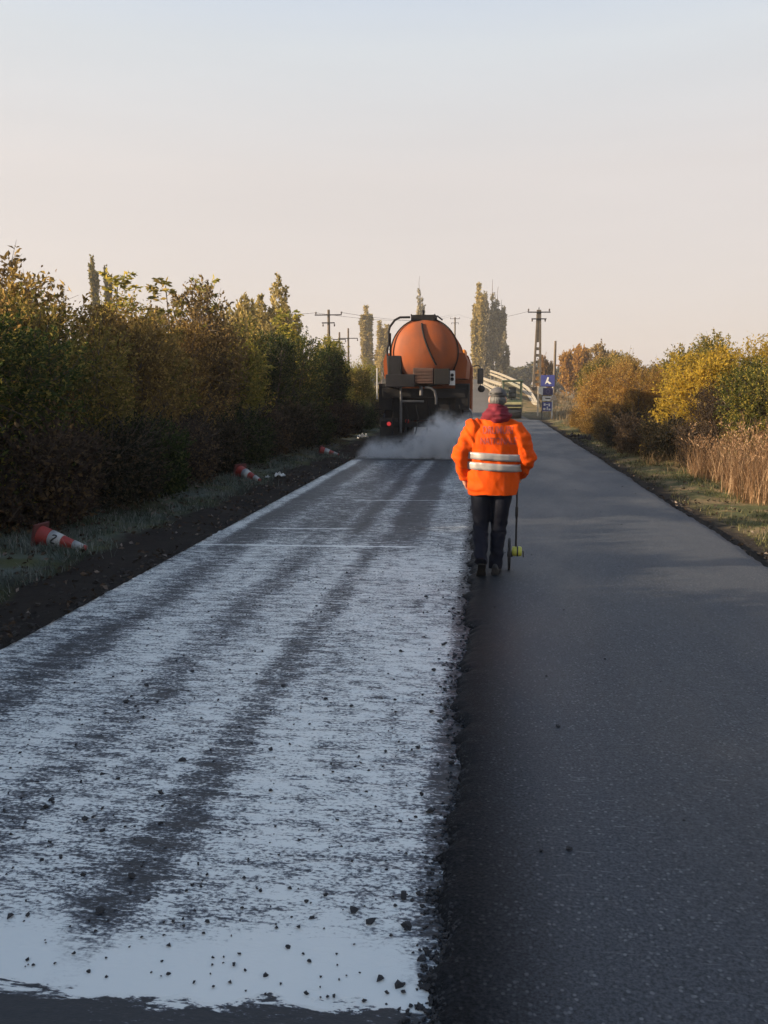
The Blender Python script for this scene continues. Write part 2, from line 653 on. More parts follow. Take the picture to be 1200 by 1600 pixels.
ya = np.concatenate([np.arange(-6, 1.8, .3), np.arange(1.8, 12, .025), np.arange(12, 24, .1), np.arange(24, 46.5, .5)])
sx, ex = seam_x(ya), edge_x(ya)
cols = []
for t, zz in ((0.0, -.03), (0.0, .004), (.25, .022), (.55, .038), (1.0, TOP)):
    j = vnoise(ya * 26 + t * 31, ya * 0 + t * 9) - .5
    cols.append(np.stack([sx + t * .075 + j * .02, ya, zz + (j * .016 if 0 < t < 1 else 0) + ya * 0], -1))
for t in np.linspace(.03, .97, 26):
    xx = sx + .075 + t * (ex - .06 - sx - .075)
    cols.append(np.stack([xx, ya, TOP + .003 * (vnoise(xx * 2, ya * 2) - .5) + .010 * np.sin(t * 3.14)], -1))
for t, zz in ((-.05, TOP - .004), (.05, .02), (.11, -.05)):
    j = vnoise(ya * 12, ya * 0 + 30 + t) - .5
    cols.append(np.stack([ex + t + j * .04, ya, zz + ya * 0], -1))
nc = len(cols)
V = np.stack(cols, 1).reshape(-1, 3)
i = (np.arange(len(ya) - 1)[:, None] * nc + np.arange(nc - 1)[None, :]).ravel()
Q = np.stack([i, i + 1, i + nc + 1, i + nc], -1)
tag(link('new_asphalt_lane', fast_mesh('new_asphalt_lane', V, Q, True), ASPH), kind='structure')


# ---- the road up the ramp, old grey asphalt
def old_mat():
    g = G('old_asphalt')
    n = g.noise((.5, .15, 1), 1.2, 5, .6)
    c = g.mix(n, (.075, .07, .066), (.16, .145, .13))
    return g.bsdf(c, .85, 0, g.bump(g.noise(scale=30), .3, .01), .25)


yr = np.concatenate([np.arange(45.8, 70, 1.0), np.arange(70, 250, 3)])
cr = road_c(yr)
cols = []
for t in (-6.9, -6.6, -4, -2, -.3, 0):
    xx = cr + t
    cols.append(np.stack([xx, yr, gz(xx, yr) * 0 + ramp_h(yr) + (.03 if t not in (-6.9, 0) else -.06)], -1))
nc = len(cols)
V = np.stack(cols, 1).reshape(-1, 3)
i = (np.arange(len(yr) - 1)[:, None] * nc + np.arange(nc - 1)[None, :]).ravel()
Q = np.stack([i, i + 1, i + nc + 1, i + nc], -1)
tag(link('ramp_road', fast_mesh('ramp_road', V, Q, True), old_mat()), kind='structure')

# ------------------------------------------------------------------ crumbs of asphalt
CRUMB = simple('asphalt_crumb', (.016, .017, .02), .7, dirt=(.04, .04, .045), scale=40, bump=.3)


def crumb_mesh(seed):
    r = np.random.default_rng(seed)
    b = MB()
    p = (1 + 5 ** .5) / 2
    V = np.array([(-1, p, 0), (1, p, 0), (-1, -p, 0), (1, -p, 0), (0, -1, p), (0, 1, p), (0, -1, -p), (0, 1, -p), (p, 0, -1), (p, 0, 1), (-p, 0, -1), (-p, 0, 1)]) / 1.9
    Fs = [(0, 11, 5), (0, 5, 1), (0, 1, 7), (0, 7, 10), (0, 10, 11), (1, 5, 9), (5, 11, 4), (11, 10, 2), (10, 7, 6), (7, 1, 8), (3, 9, 4), (3, 4, 2), (3, 2, 6), (3, 6, 8), (3, 8, 9), (4, 9, 5), (2, 4, 11), (6, 2, 10), (8, 6, 7), (9, 8, 1)]
    V = V * (1 + (r.random((12, 1)) - .5) * 1.0) * np.array([1, .8, .6])
    return V, np.array(Fs)


CV = [crumb_mesh(s) for s in range(6)]


def crumbs_stuff(name, pts, sizes, mat):
    vs, fs, n = [], [], 0
    for (x, y, z), sz in zip(pts, sizes):
        V, Fs = CV[rng.integers(6)]
        a = rng.random() * 6.28
        Rm = np.array([[math.cos(a), -math.sin(a), 0], [math.sin(a), math.cos(a), 0], [0, 0, 1]])
        vs.append((V * sz) @ Rm.T + (x, y, z + sz * .35))
        fs.append(Fs + n)
        n += 12
    return link(name, fast_mesh(name, np.concatenate(vs), np.concatenate(fs)), mat)


pts, szs = [], []
for k in range(5200):                       # rubble along the crumbling edge
    y = 2.0 + 15 * rng.random() ** 1.7
    d = rng.exponential(.028)
    x = float(seam_x(np.array([y]))[0]) + .05 - d
    pts.append((x, y, max(0, .03 * (1 - d / .05))))
    szs.append(.005 + .009 * rng.random() ** 2)
for k in range(1000):                       # strewn over the white film
    y = 2.2 + 11 * rng.random() ** 1.6
    x = -3.3 + 3.15 * rng.random() ** .7
    pts.append((x, y, .002))
    szs.append(.004 + .006 * rng.random() ** 2)
for k in range(60):
    y = 3 + 14 * rng.random() ** 1.5
    pts.append((.1 + 2.7 * rng.random(), y, TOP + .006))
    szs.append(.006 + .008 * rng.random() ** 2)
tag(crumbs_stuff('asphalt_rubble', pts, szs, CRUMB), kind='stuff')

cm = []
for s in range(6):
    me = fast_mesh('asphalt_crumb', CV[s][0], CV[s][1])
    me.materials.append(CRUMB)
    cm.append(me)
for k in range(95):                         # the crumbs one can pick out
    if k < 48:
        y = 2.25 + 6 * rng.random() ** 1.5
        x = float(seam_x(np.array([y]))[0]) - .02 - rng.exponential(.10)
    else:
        y = 2.5 + 6.5 * rng.random() ** 1.3
        x = -2.2 + 2.0 * rng.random()
        if k % 4 == 0:
            x, y = -1.75 + rng.normal() * .22, 2.95 + rng.normal() * .2
    s = .011 + .011 * rng.random() ** 2
    o = link('asphalt_crumb', cm[rng.integers(6)], None, None, (x, y, s * .45), (0, 0, rng.random() * 6.28), s)
    tag(o, 'loose black crumb of asphalt lying on the white sprayed lane', 'crumb', 'loose asphalt crumbs on the white lane')


# ------------------------------------------------------------------ foliage
def norm(a):
    return a / np.maximum(np.linalg.norm(a, axis=-1, keepdims=True), 1e-6)


def leaves(P, D, L, n, ln, wd, r, droop=.15, spread=1.0, clump=None):
    """leaf blades along sprigs: base P (S,3), direction D, length L; returns V, Q, tint, clump"""
    S = len(P)
    t = (np.arange(n)[None, :] + r.random((S, n))) / n
    t = .08 + .92 * t
    pos = P[:, None] + D[:, None] * (L[:, None] * t)[..., None]
    pos[..., 2] -= droop * (t ** 2) * L[:, None]
    pos += r.normal(size=pos.shape) * .012
    ld = norm(D[:, None] * .7 + r.normal(size=(S, n, 3)) * spread * .6 + np.array([0, 0, .05]))
    nr = norm(r.normal(size=(S, n, 3)) * .8 + np.array([0, 0, .5]))
    sd = norm(np.cross(ld, nr))
    up = np.cross(sd, ld)
    l = (ln * (.65 + .7 * r.random((S, n))))[..., None]
    w = l * wd
    v0 = pos
    v1 = pos + ld * l * .5 + sd * w * .5 + up * w * .18
    v2 = pos + ld * l - up * l * .12
    v3 = pos + ld * l * .5 - sd * w * .5 + up * w * .18
    V = np.stack([v0, v1, v2, v3], 2).reshape(-1, 3)
    N = S * n
    Q = np.arange(N * 4).reshape(N, 4)
    tint = r.random(N)
    cl = np.repeat(clump if clump is not None else r.random(S), n)
    return V, Q, tint, cl


def twig_tubes(A, B, r0, r1, r, sag=.0):
    """thin 3-sided tapered twigs from A to B with one bend"""
    d = B - A
    mid = A + d * .5 + r.normal(size=A.shape) * np.linalg.norm(d, axis=1, keepdims=True) * .06
    ref = norm(r.normal(size=A.shape))
    u = norm(np.cross(d, ref))
    w = norm(np.cross(d, u))
    V = []
    for P, rr in ((A, r0), (mid, (r0 + r1) / 2), (B, r1)):
        rr = np.asarray(rr)
        if rr.ndim == 0:
            rr = np.full(len(A), float(rr))
        for k in range(3):
            a = 2 * math.pi * k / 3
            V.append(P + (u * math.cos(a) + w * math.sin(a)) * rr[:, None])
    V = np.stack(V, 1)
    n = len(A)
    base = np.arange(n)[:, None] * 9
    fs = []
    for lv in (0, 3):
        for k in range(3):
            k2 = (k + 1) % 3
            fs.append(np.concatenate([base + lv + k, base + lv + k2, base + lv + 3 + k2, base + lv + 3 + k], 1))
    return V.reshape(-1, 3), np.concatenate(fs)


def bush(seed, rx, ry, h, sprigs, n, ln, wd=.55, slen=.45, low=.06, lobes=11, spread=1.0, base_fill=.2):
    r = np.random.default_rng(seed)
    k = lobes
    th = r.random(k) * 2 * math.pi
    rad = np.sqrt(r.random(k)) * .62
    zc = .30 * h + .45 * h * r.random(k)
    zc = np.where(rad > .45, np.minimum(zc, .58 * h), zc)
    C = np.stack([rx * rad * np.cos(th), ry * rad * np.sin(th), zc], -1)
    lr = (.24 + .22 * r.random(k))[:, None] * np.array([rx, ry, h * .55])[None, :] * 1.05
    lv = r.random(k)
    which = r.integers(k, size=sprigs)
    dv = norm(r.normal(size=(sprigs, 3)) + np.array([0, 0, .25]))
    shell = (.45 + .55 * r.random(sprigs) ** .5)[:, None]
    P = C[which] + dv * lr[which] * shell
    nb = int(sprigs * base_fill)
    th2 = r.random(nb) * 2 * math.pi
    rr2 = .35 + .6 * r.random(nb) ** .6
    P[:nb] = np.stack([rx * .85 * rr2 * np.cos(th2), ry * .85 * rr2 * np.sin(th2), h * (.05 + .4 * r.random(nb))], -1)
    dv[:nb] = norm(np.stack([np.cos(th2), np.sin(th2), .6 + 0 * th2], -1) + r.normal(size=(nb, 3)) * .4)
    P[:, 2] = np.maximum(P[:, 2], low + .12 * r.random(sprigs))
    D = norm(dv * .8 + np.array([0, 0, .55]) + r.normal(size=(sprigs, 3)) * .45)
    L = slen * (.5 + .8 * r.random(sprigs))
    long = r.random(sprigs) < .09
    L = np.where(long, L * 2.1, L)
    D[long] = norm(D[long] + np.array([0, 0, .6]))
    P -= D * L[:, None] * .5
    P[:, 2] = np.maximum(P[:, 2], .03)
    cl = np.clip(lv[which] * .8 + .2 * r.random(sprigs), 0, 1)
    V, Q, ti, c2 = leaves(P, D, L, n, ln, wd, r, spread=spread, clump=cl)
    V[:, 2] = np.maximum(V[:, 2], .02)
    crown = fast_mesh('crown', V, Q, False, dict(tint=ti, clump=c2))
    # woody stems: limbs to the lobes, then twigs to a share of the sprigs
    nl = k
    A = np.stack([r.normal(size=nl) * .12 * rx, r.normal(size=nl) * .12 * ry, np.full(nl, -.05)], -1)
    V1, Q1 = twig_tubes(A, C, np.full(nl, .03 + .008 * h), np.full(nl, .014), r)
    sel = r.choice(sprigs, size=min(sprigs, 420), replace=False)
    V2, Q2 = twig_tubes(C[which[sel]] * .6 + P[sel] * .4, P[sel] + D[sel] * L[sel][:, None] * .95, np.full(len(sel), .009), np.full(len(sel), .002), r)
    stem = fast_mesh('stem', np.concatenate([V1, V2]), np.concatenate([Q1, Q2 + len(V1)]), False)
    return crown, stem


BARK = simple('bark', (.085, .065, .05), .9, dirt=(.03, .024, .02), scale=9, bump=.5)
L_GREEN = foliage('leaf_green', (.045, .070, .022), (.11, .135, .04), (.24, .20, .05))
L_DARK = foliage('leaf_dark_green', (.020, .036, .016), (.042, .064, .022), (.08, .09, .03))
L_OLIVE = foliage('leaf_olive', (.13, .125, .035), (.24, .20, .055), (.36, .25, .07))
L_TAN = foliage('leaf_tan', (.22, .15, .06), (.36, .25, .085), (.44, .30, .09))
L_RUSSET = foliage('leaf_russet', (.18, .115, .045), (.30, .19, .07), (.36, .24, .07))
L_BROWN = foliage('leaf_brown', (.12, .088, .045), (.22, .155, .07), (.28, .19, .07))
L_GOLD = foliage('leaf_gold', (.38, .26, .035), (.58, .40, .065), (.28, .22, .04))
L_YGREEN = foliage('leaf_yellow_green', (.17, .18, .035), (.33, .30, .07), (.40, .30, .06))
L_ORANGE = foliage('leaf_orange', (.30, .16, .04), (.42, .24, .06), (.22, .12, .04))
L_POPLAR = foliage('leaf_poplar', (.30, .24, .09), (.44, .35, .14), (.48, .36, .13), .4)
L_POPGREY = foliage('leaf_poplar_grey', (.26, .23, .15), (.37, .32, .21), (.40, .33, .2), .4)
L_FAR = foliage('leaf_far', (.05, .058, .036), (.09, .088, .05), (.14, .11, .05), .3)
L_BRAMBLE = foliage('leaf_bramble', (.022, .026, .018), (.05, .046, .03), (.085, .06, .035))
L_PURPLE = foliage('leaf_purple_brown', (.050, .040, .034), (.09, .066, .05), (.14, .095, .05))

BU = [bush(21, 1.55, 1.5, 3.6, 2000, 14, .075, slen=.55),
      bush(22, 1.6, 1.4, 3.6, 2300, 14, .060, slen=.48, lobes=14),
      bush(23, 1.5, 1.6, 3.6, 1600, 15, .085, .5, slen=.65, lobes=9, spread=1.2),
      bush(24, 1.5, 1.5, 3.6, 2700, 13, .052, .5, slen=.42, lobes=16)]
BUS = [bush(61, 1.55, 1.45, 3.6, 1500, 14, .075, slen=.6, lobes=12),
       bush(62, 1.5, 1.4, 3.6, 1650, 14, .065, slen=.55, lobes=13),
       bush(63, 1.5, 1.5, 3.6, 1350, 15, .085, .5, slen=.65, lobes=11, spread=1.2)]
LOWB = [bush(31, 1.0, .9, 1.3, 1500, 12, .055, slen=.4, lobes=8, base_fill=.45),
        bush(32, 1.1, .85, 1.3, 1700, 12, .045, slen=.5, lobes=7, spread=1.3, base_fill=.45)]


def shrub(name, label, proto, mat, x, y, h, w=1.0, group=None, rz=None, base_h=3.6):
    t = thing(name, label, 'shrub' if 'shrub' in name else 'bramble', (x, y, float(gz(x, y)) - .02), rng.random() * 6.28 if rz is None else rz, group)
    s = (w * h / base_h, w * h / base_h, h / base_h) if w else h / base_h
    link('crown', proto[0], mat, t, scale=s)
    link('stem', proto[1], BARK, t, scale=s)
    return t


GL = 'shrubs of the tall hedge left of the road'
# x, y, height, width factor, mesh, leaf, label
LEFT = [  # shrubs up to the worker are unseen, added to shade the lanes
    (-7.1, -4.2, 3.45, 1.3, 1, L_DARK, 'low dark green shrub added for shade to the left hedge, well behind the viewpoint'),
    (-7.1, -1.6, 3.4, 1.3, 0, L_BROWN, 'low brown shrub added for shade to the left hedge, just behind the viewpoint'),
    (-7.1, 0.9, 3.35, 1.3, 3, L_OLIVE, 'low olive shrub added for shade to the left hedge, level with the viewpoint'),
    (-7.1, 3.2, 3.2, 1.3, 2, L_DARK, 'low dark green shrub added for shade to the left hedge, just outside the left border'),
    (-7.1, 5.4, 3.25, 1.3, 0, L_BROWN, 'low brown shrub added for shade to the left hedge, outside the left border'),
    (-7.2, 7.5, 3.1, 1.2, 3, L_DARK, 'low dark shrub added for shade to the left hedge, level with the walking worker'),
    (-6.75, 9.7, 3.3, 1.15, 1, L_GREEN, 'dark green shrub at the left border of the photo, behind the nearest cone'),
    (-7.7, 11.2, 3.75, 1.0, 0, L_RUSSET, 'russet topped shrub at the upper left, just right of the overhanging twigs'),
    (-6.8, 11.9, 3.72, .98, 3, L_OLIVE, 'brown green shrub in the left hedge above and right of the nearest cone'),
    (-7.9, 13.4, 4.1, 1.1, 2, L_TAN, 'golden tan shrub whose top stands below the far left poplar'),
    (-6.8, 14.4, 3.75, .95, 1, L_TAN, 'tan shrub in the middle of the left hedge face, sunlit on top'),
    (-7.6, 16.0, 4.1, 1.0, 0, L_OLIVE, 'olive shrub with a leafy uneven top left of the first palm like sapling'),
    (-6.7, 17.0, 3.7, .95, 3, L_RUSSET, 'reddish brown shrub in the hedge behind the second fallen cone'),
    (-7.3, 18.8, 4.15, 1.0, 2, L_BROWN, 'tall brown shrub just left of the bright yellow green bush'),
    (-6.55, 20.3, 3.55, .8, 0, L_YGREEN, 'bright yellow green shrub standing out in the middle of the left hedge'),
    (-7.3, 22.2, 4.25, 1.0, 1, L_OLIVE, 'olive shrub of the left hedge below the pale broad tree'),
    (-6.45, 23.7, 3.9, .95, 3, L_DARK, 'large dark green shrub right of the yellow green bush'),
    (-6.7, 26.4, 4.2, .95, 1, L_GREEN, 'green shrub in front of the crossarm pole, left of the tanker'),
    (-6.2, 29.3, 3.9, .85, 0, L_DARK, 'dark green shrub near the far end of the left hedge'),
    (-6.4, 32.3, 3.85, .85, 2, L_YGREEN, 'sunlit yellow green shrub left of the tanker lorry'),
    (-6.2, 36.0, 3.6, .85, 0, L_OLIVE, 'olive shrub at the end of the left hedge, partly behind the tanker'),
    (-6.5, 40.5, 3.5, .9, 1, L_YGREEN, 'pale yellow green shrub beside the far side of the tanker lorry'),
]
for x, y, h, w, p, mat, lab in LEFT:
    shrub('hedge_shrub', lab, BUS[p % 3] if x < -7.2 and y > 9 else BU[p], mat, x, y, h, w, GL)

# rear row that closes the hedge, and dark brambles at its foot
for k, (x, y, h) in enumerate([(-9.4, -5, 2.7), (-9.4, -1, 3.0), (-9.4, 3, 2.9), (-9.6, 6.8, 2.6), (-9.8, 10.5, 2.6), (-10, 13.6, 2.4), (-10, 17.2, 2.5), (-9.6, 20.8, 2.6), (-9.5, 24.5, 2.6), (-9.3, 29, 2.6), (-9, 34, 2.5)]):  # nearest ones are out of view, added to keep sun off the lanes
    shrub('hedge_shrub', 'rear hedge shrub hidden behind ' + (
        'the low shrubs behind the viewpoint, added for shade', 'the low brown shrub near the viewpoint, added for shade', 'the low shrubs outside the left border, added for shade', 'the shrub level with the worker',
        'the russet topped shrub', 'the golden tan shrub', 'the olive shrub below the saplings', 'the tall brown shrub', 'the large dark green shrub', 'the dark shrub at the far end', 'the last olive shrub')[k],
        BU[k % 4], (L_OLIVE, L_BROWN, L_TAN, L_GREEN)[k % 4], x, y, h, 1.15, 'rear row of the left hedge')
for k, y in enumerate(np.arange(-6.0, 6.6, 1.75)):  # extra dense row out of view, added to block sun bands on the road
    shrub('hedge_shrub', 'unseen middle row shrub added to the left hedge for shade, outside the left border', BU[(3, 1)[k % 2]], (L_BROWN, L_DARK)[k % 2], -8.3, y, 3.8 if y < 4 else 3.5, 1.25, 'shade row added to the near left hedge')
LBR = ['outside the left border, nearest the viewpoint', 'outside the left border, level with the worker', 'directly behind the nearest fallen cone', 'just right of the nearest fallen cone',
       'below the brown green shrub past the nearest cone', 'midway between the nearest and the second cone', 'right behind the second fallen cone', 'just beyond the second fallen cone',
       'below the bright yellow green shrub', 'behind the farthest fallen cone', 'just beyond the farthest fallen cone', 'below the green shrub before the crossarm pole',
       'behind the white scrap near the tanker', 'left of the rear wheels of the tanker', 'beside the tanker, farthest along the hedge']
for k, (x, y, h, w) in enumerate([(-6.0, 4.4, 1.2, 1.0), (-6.1, 7.0, 1.15, 1.0), (-6.2, 9.75, 1.7, 1.05), (-6.0, 11.3, 1.8, .95), (-5.85, 12.8, 1.6, .9), (-5.95, 14.2, 1.7, .95), (-5.95, 16.2, 1.5, .95),
                                  (-5.9, 18.1, 1.75, .9), (-5.85, 20.2, 1.5, .95), (-5.75, 22.3, 1.75, .9), (-5.75, 24.8, 1.6, .95), (-5.6, 27.4, 1.7, .9), (-5.5, 30.2, 1.6, .9), (-5.4, 33.5, 1.6, .95), (-5.3, 37, 1.6, .9)]):
    shrub('bramble_bush', 'dark bramble at the left hedge foot, ' + LBR[k], LOWB[k % 2], (L_BRAMBLE, L_DARK, L_PURPLE)[k % 3], x, y, h, w, 'brambles along the foot of the left hedge', base_h=1.3)

L_RGREEN = foliage('leaf_green_gold', (.085, .10, .03), (.17, .17, .05), (.36, .28, .06))
L_RGOLD = foliage('leaf_russet_gold', (.26, .145, .05), (.42, .25, .08), (.48, .33, .09))
GRr = 'bushes along the right verge'
RIGHT = [
    (8.6, 10.5, 2.4, 1.0, 1, L_OLIVE, 'olive bush right of the reeds, outside the picture'),
    (7.2, 13.6, 2.75, 1.1, 3, L_RGOLD, 'russet bush at the right border of the photo behind the reeds'),
    (6.0, 17.9, 2.85, 1.0, 1, L_RGREEN, 'dark olive green bush among yellow ones, behind the tall dry reeds'),
    (7.7, 19.2, 3.5, 1.2, 0, L_ORANGE, 'orange bush at the upper right border of the photo'),
    (7.3, 22.6, 3.45, 1.1, 1, L_GOLD, 'golden bush behind the dark green one on the right'),
    (5.55, 22.0, 3.45, 1.05, 0, L_GOLD, 'tall bright golden yellow bush, the most yellow on the right verge'),
    (5.25, 19.4, 2.15, 1.15, 3, L_PURPLE, 'dull purple brown bush low in front of the golden one'),
    (6.9, 27.5, 3.6, 1.05, 2, L_OLIVE, 'olive yellow bush behind the tall golden bush on the right'),
    (5.2, 26.2, 2.75, 1.1, 3, L_RGOLD, 'russet bush left of the tall golden bush on the right verge'),
    (5.1, 31.0, 3.15, 1.05, 3, L_RGOLD, 'large reddish brown bush in the middle of the right row'),
    (6.5, 36.0, 3.7, 1.1, 0, L_TAN, 'tan bush with a ragged top behind the reddish brown one'),
    (5.1, 36.5, 3.1, 1.0, 1, L_RGOLD, 'farthest reddish bush of the right row, beside the blue sign boards'),
    (6.2, 43.0, 3.6, 1.1, 2, L_OLIVE, 'olive bush just right of the blue sign boards'),
]
for x, y, h, w, p, mat, lab in RIGHT:
    shrub('verge_shrub', lab, BU[p], mat, x, y, h, w, GRr)
for k, (x, y, h, w, mat) in enumerate([(5.25, 18.9, 1.35, .9, L_PURPLE), (4.75, 21.2, 1.35, .85, L_BRAMBLE), (4.55, 23.3, 1.45, .85, L_PURPLE), (4.5, 26.0, 1.4, .9, L_BRAMBLE), (4.55, 29.5, 1.3, .85, L_RUSSET),
                                       (4.55, 33.5, 1.35, .9, L_RUSSET), (4.6, 37.5, 1.3, .9, L_RUSSET)]):
    shrub('bramble_bush', 'low bramble at the right verge, ' + ('just left behind the reeds', 'below the golden bush', 'lowest and darkest, left of the golden bush', 'below the russet bush', 'between the russet and the large reddish bush', 'below the large reddish brown bush', 'farthest off, near the blue sign boards')[k], LOWB[(k + 1) % 2], mat, x, y, h, w, 'brambles along the foot of the right bushes', base_h=1.3)


def sapling(seed, h, fronds, flen, spread=.7):
    """young tree with long feathered leaves"""
    r = np.random.default_rng(seed)
    nb = fronds
    ti = r.random(nb)
    th = r.random(nb) * 6.28
    A = np.stack([.1 * np.cos(th), .1 * np.sin(th), h * (.72 + .28 * ti)], -1)
    D = norm(np.stack([np.cos(th) * spread, np.sin(th) * spread, .45 + .7 * r.random(nb)], -1))
    L = flen * (.7 + .5 * r.random(nb))
    nl = 17
    t = np.tile(np.linspace(.15, 1, nl), (nb, 1))
    pos = A[:, None] + D[:, None] * (t * L[:, None])[..., None]
    pos[..., 2] -= .55 * t ** 2 * L[:, None]
    side = norm(np.cross(D, np.array([0, 0, 1.0])))[:, None] * np.where(np.arange(nl) % 2, 1, -1)[None, :, None]
    ld = norm(side * .8 + D[:, None] * .5 + np.array([0, 0, -.45]) + r.normal(size=pos.shape) * .3)
    up = norm(D[:, None] + r.normal(size=pos.shape) * .5)
    l = .19 * (1.1 - .4 * t)[..., None]
    V = np.stack([pos, pos + ld * l * .5 + up * l * .2, pos + ld * l, pos + ld * l * .5 - up * l * .2], 2).reshape(-1, 3)
    N = nb * nl
    crown = fast_mesh('crown', V, np.arange(N * 4).reshape(N, 4), False, dict(tint=r.random(N), clump=np.repeat(r.random(nb), nl)))
    E = A + D * L[:, None]
    E[:, 2] -= .55 * L
    V2, Q2 = twig_tubes(A, E, .008, .002, r)
    V1, Q1 = twig_tubes(np.array([[0, 0, -.05]]), np.array([[0, 0, h]]), .035, .012, r)
    stem = fast_mesh('stem', np.concatenate([V1, V2]), np.concatenate([Q1, Q2 + len(V1)]))
    return crown, stem


SAP = sapling(5, 4.4, 20, .48)
SAP2 = sapling(6, 4.4, 34, .55, .8)
for x, y, h, p, mat, lab in [
        (-7.0, 8.6, 3.55, SAP2, L_OLIVE, 'thin sapling whose twigs reach in at the left border above the hedge'),
        (-7.3, 15.6, 3.95, SAP, L_YGREEN, 'feathery leaved sapling rising above the tan part of the left hedge'),
        (-7.0, 17.3, 4.0, SAP, L_OLIVE, 'small feathery sapling between the two larger ones on the left hedge'),
        (-6.8, 19.3, 4.25, SAP, L_YGREEN, 'feathery leaved sapling standing highest over the middle of the left hedge'),
        (-6.5, 26.3, 4.2, SAP2, L_YGREEN, 'feathery sapling on the left hedge in front of the crossarm pole'),
        (-6.1, 31.5, 3.6, SAP2, L_YGREEN, 'yellow green feathery sapling next to the tanker lorry'),
        (-6.1, 20.9, 2.6, SAP2, L_YGREEN, 'drooping yellow green sapling in front of the left hedge face')]:
    t = thing('sapling', lab, 'sapling', (x, y, float(gz(x, y)) - .02), rng.random() * 6, 'saplings in the left hedge')
    s = h / 4.4
    link('crown', p[0], mat, t, scale=(1, 1, s))
    link('stem', p[1], BARK, t, scale=(1, 1, s))


# ---- distant trees
def poplar(seed, h, rad, plumes, cards, bare=0.0, ln=.52):
    r = np.random.default_rng(seed)
    Ps, Ds, cl = [], [], []
    Vw, Qw, off = [], [], 0
    for k in range(plumes):
        top = h * (1.0 if k == 0 else .55 + .42 * r.random())
        a = r.random() * 6.28
        q = rad * (.15 if k == 0 else .35 + .6 * r.random())
        b0 = h * (.06 + .25 * r.random() * (k > 0))
        m = cards // plumes
        t = r.random(m) ** .8
        if bare:
            t = t * (1 - bare)
        cx = q * np.sin(np.minimum(t * 2.2, 1.57))
        wob = .25 * rad * np.sin(t * 6 + k)
        wr = rad * .36 * np.sin(np.clip(t * .93 + .07, 0, 1) * math.pi) ** .7 * (1 - .35 * t) * (.6 + .4 * np.sin(t * 25 + k * 2))
        th = r.random(m) * 6.28
        u = np.sqrt(r.random(m))
        x = math.cos(a) * cx + wob * .5 + wr * u * np.cos(th)
        y = math.sin(a) * cx + wr * u * np.sin(th)
        z = b0 + (top - b0) * t
        Ps.append(np.stack([x, y, z], -1))
        Ds.append(norm(np.stack([np.cos(th) * .35, np.sin(th) * .35, np.ones(m)], -1)))
        cl.append(np.clip(r.random() * .6 + .4 * r.random(m), 0, 1))
        tt = np.linspace(0, 1, 9)
        ax = np.stack([math.cos(a) * q * np.sin(np.minimum(tt * 2.2, 1.57)) + .125 * rad * np.sin(tt * 6 + k), math.sin(a) * q * np.sin(np.minimum(tt * 2.2, 1.57)), b0 * (tt > 0) + (top - b0) * tt - .1], -1)
        rr = np.linspace(.30 if k == 0 else .15, .04, 9)
        v, f = twig_tubes(ax[:-1], ax[1:], rr[:-1], rr[1:], r)
        Vw.append(v)
        Qw.append(f + off)
        off += len(v)
    P, D, cl = np.concatenate(Ps), np.concatenate(Ds), np.concatenate(cl)
    V, Q, ti, c2 = leaves(P, D, np.full(len(P), ln * 1.35), 2, ln, .75, r, 0, .8, cl)
    return fast_mesh('crown', V, Q, False, dict(tint=ti, clump=c2)), fast_mesh('trunk', np.concatenate(Vw), np.concatenate(Qw))


POP = [poplar(41, 25, 1.5, 7, 4200), poplar(42, 25, 1.35, 6, 3000), poplar(43, 25, 1.5, 6, 1500, .15)]
POPS = [  # x, y, h, width, proto, leaf, label
    (-2.2, 188, 24.6, 1.15, 0, L_POPLAR, 'leftmost poplar of the tall group right of the tanker, pale olive'),
    (-.5, 192, 23.2, .95, 1, L_POPGREY, 'second poplar from the left in the tall group, slender with a pointed top'),
    (1.0, 190, 26.4, .95, 2, L_POPGREY, 'thin sparse poplar with the highest bare tips in the group'),
    (2.5, 189, 24.6, 1.0, 2, L_POPGREY, 'sparse grey poplar right of the one with the bare tips'),
    (3.6, 192, 20.0, .95, 1, L_POPGREY, 'shorter poplar at the right edge of the tall group'),
    (-28.0, 190, 18.4, 1.25, 0, L_POPLAR, 'poplar left of the tanker, the taller of the two there'),
    (-24.6, 188, 14.6, 1.2, 1, L_POPLAR, 'short poplar just left of the tanker handrail'),
    (-15.6, 190, 25.2, .85, 2, L_POPGREY, 'sparse poplar whose tip rises right above the tanker'),
    (-51.0, 102, 18.4, .62, 1, L_OLIVE, 'dark poplar rising behind the hedge at the far left'),
    (-49.8, 103, 17.3, .5, 1, L_OLIVE, 'thinner dark poplar next to the far left one, a little lower'),
]
POP.append(poplar(44, 25, 6.4, 12, 3000, .03, .62))
POPS.append((-12.4, 47, 8.4, .33, 3, L_POPLAR, 'feathery golden tree with several upright plumes behind the left hedge'))
for x, y, h, w, p, mat, lab in POPS:
    t = thing('poplar_tree', lab, 'poplar', (x, y, float(gz(x, y)) - .1), rng.random() * 6, 'poplars in the distance')
    s = h / 25
    link('crown', POP[p][0], mat, t, scale=(w, w, s))
    link('trunk', POP[p][1], BARK, t, scale=(w, w, s))


def broad(seed, h, rx, sprigs, ln):
    c, s = bush(seed, rx, rx, h, sprigs, 10, ln, .7, slen=1.0, lobes=13, low=h * .12, base_fill=.05)
    return c, s


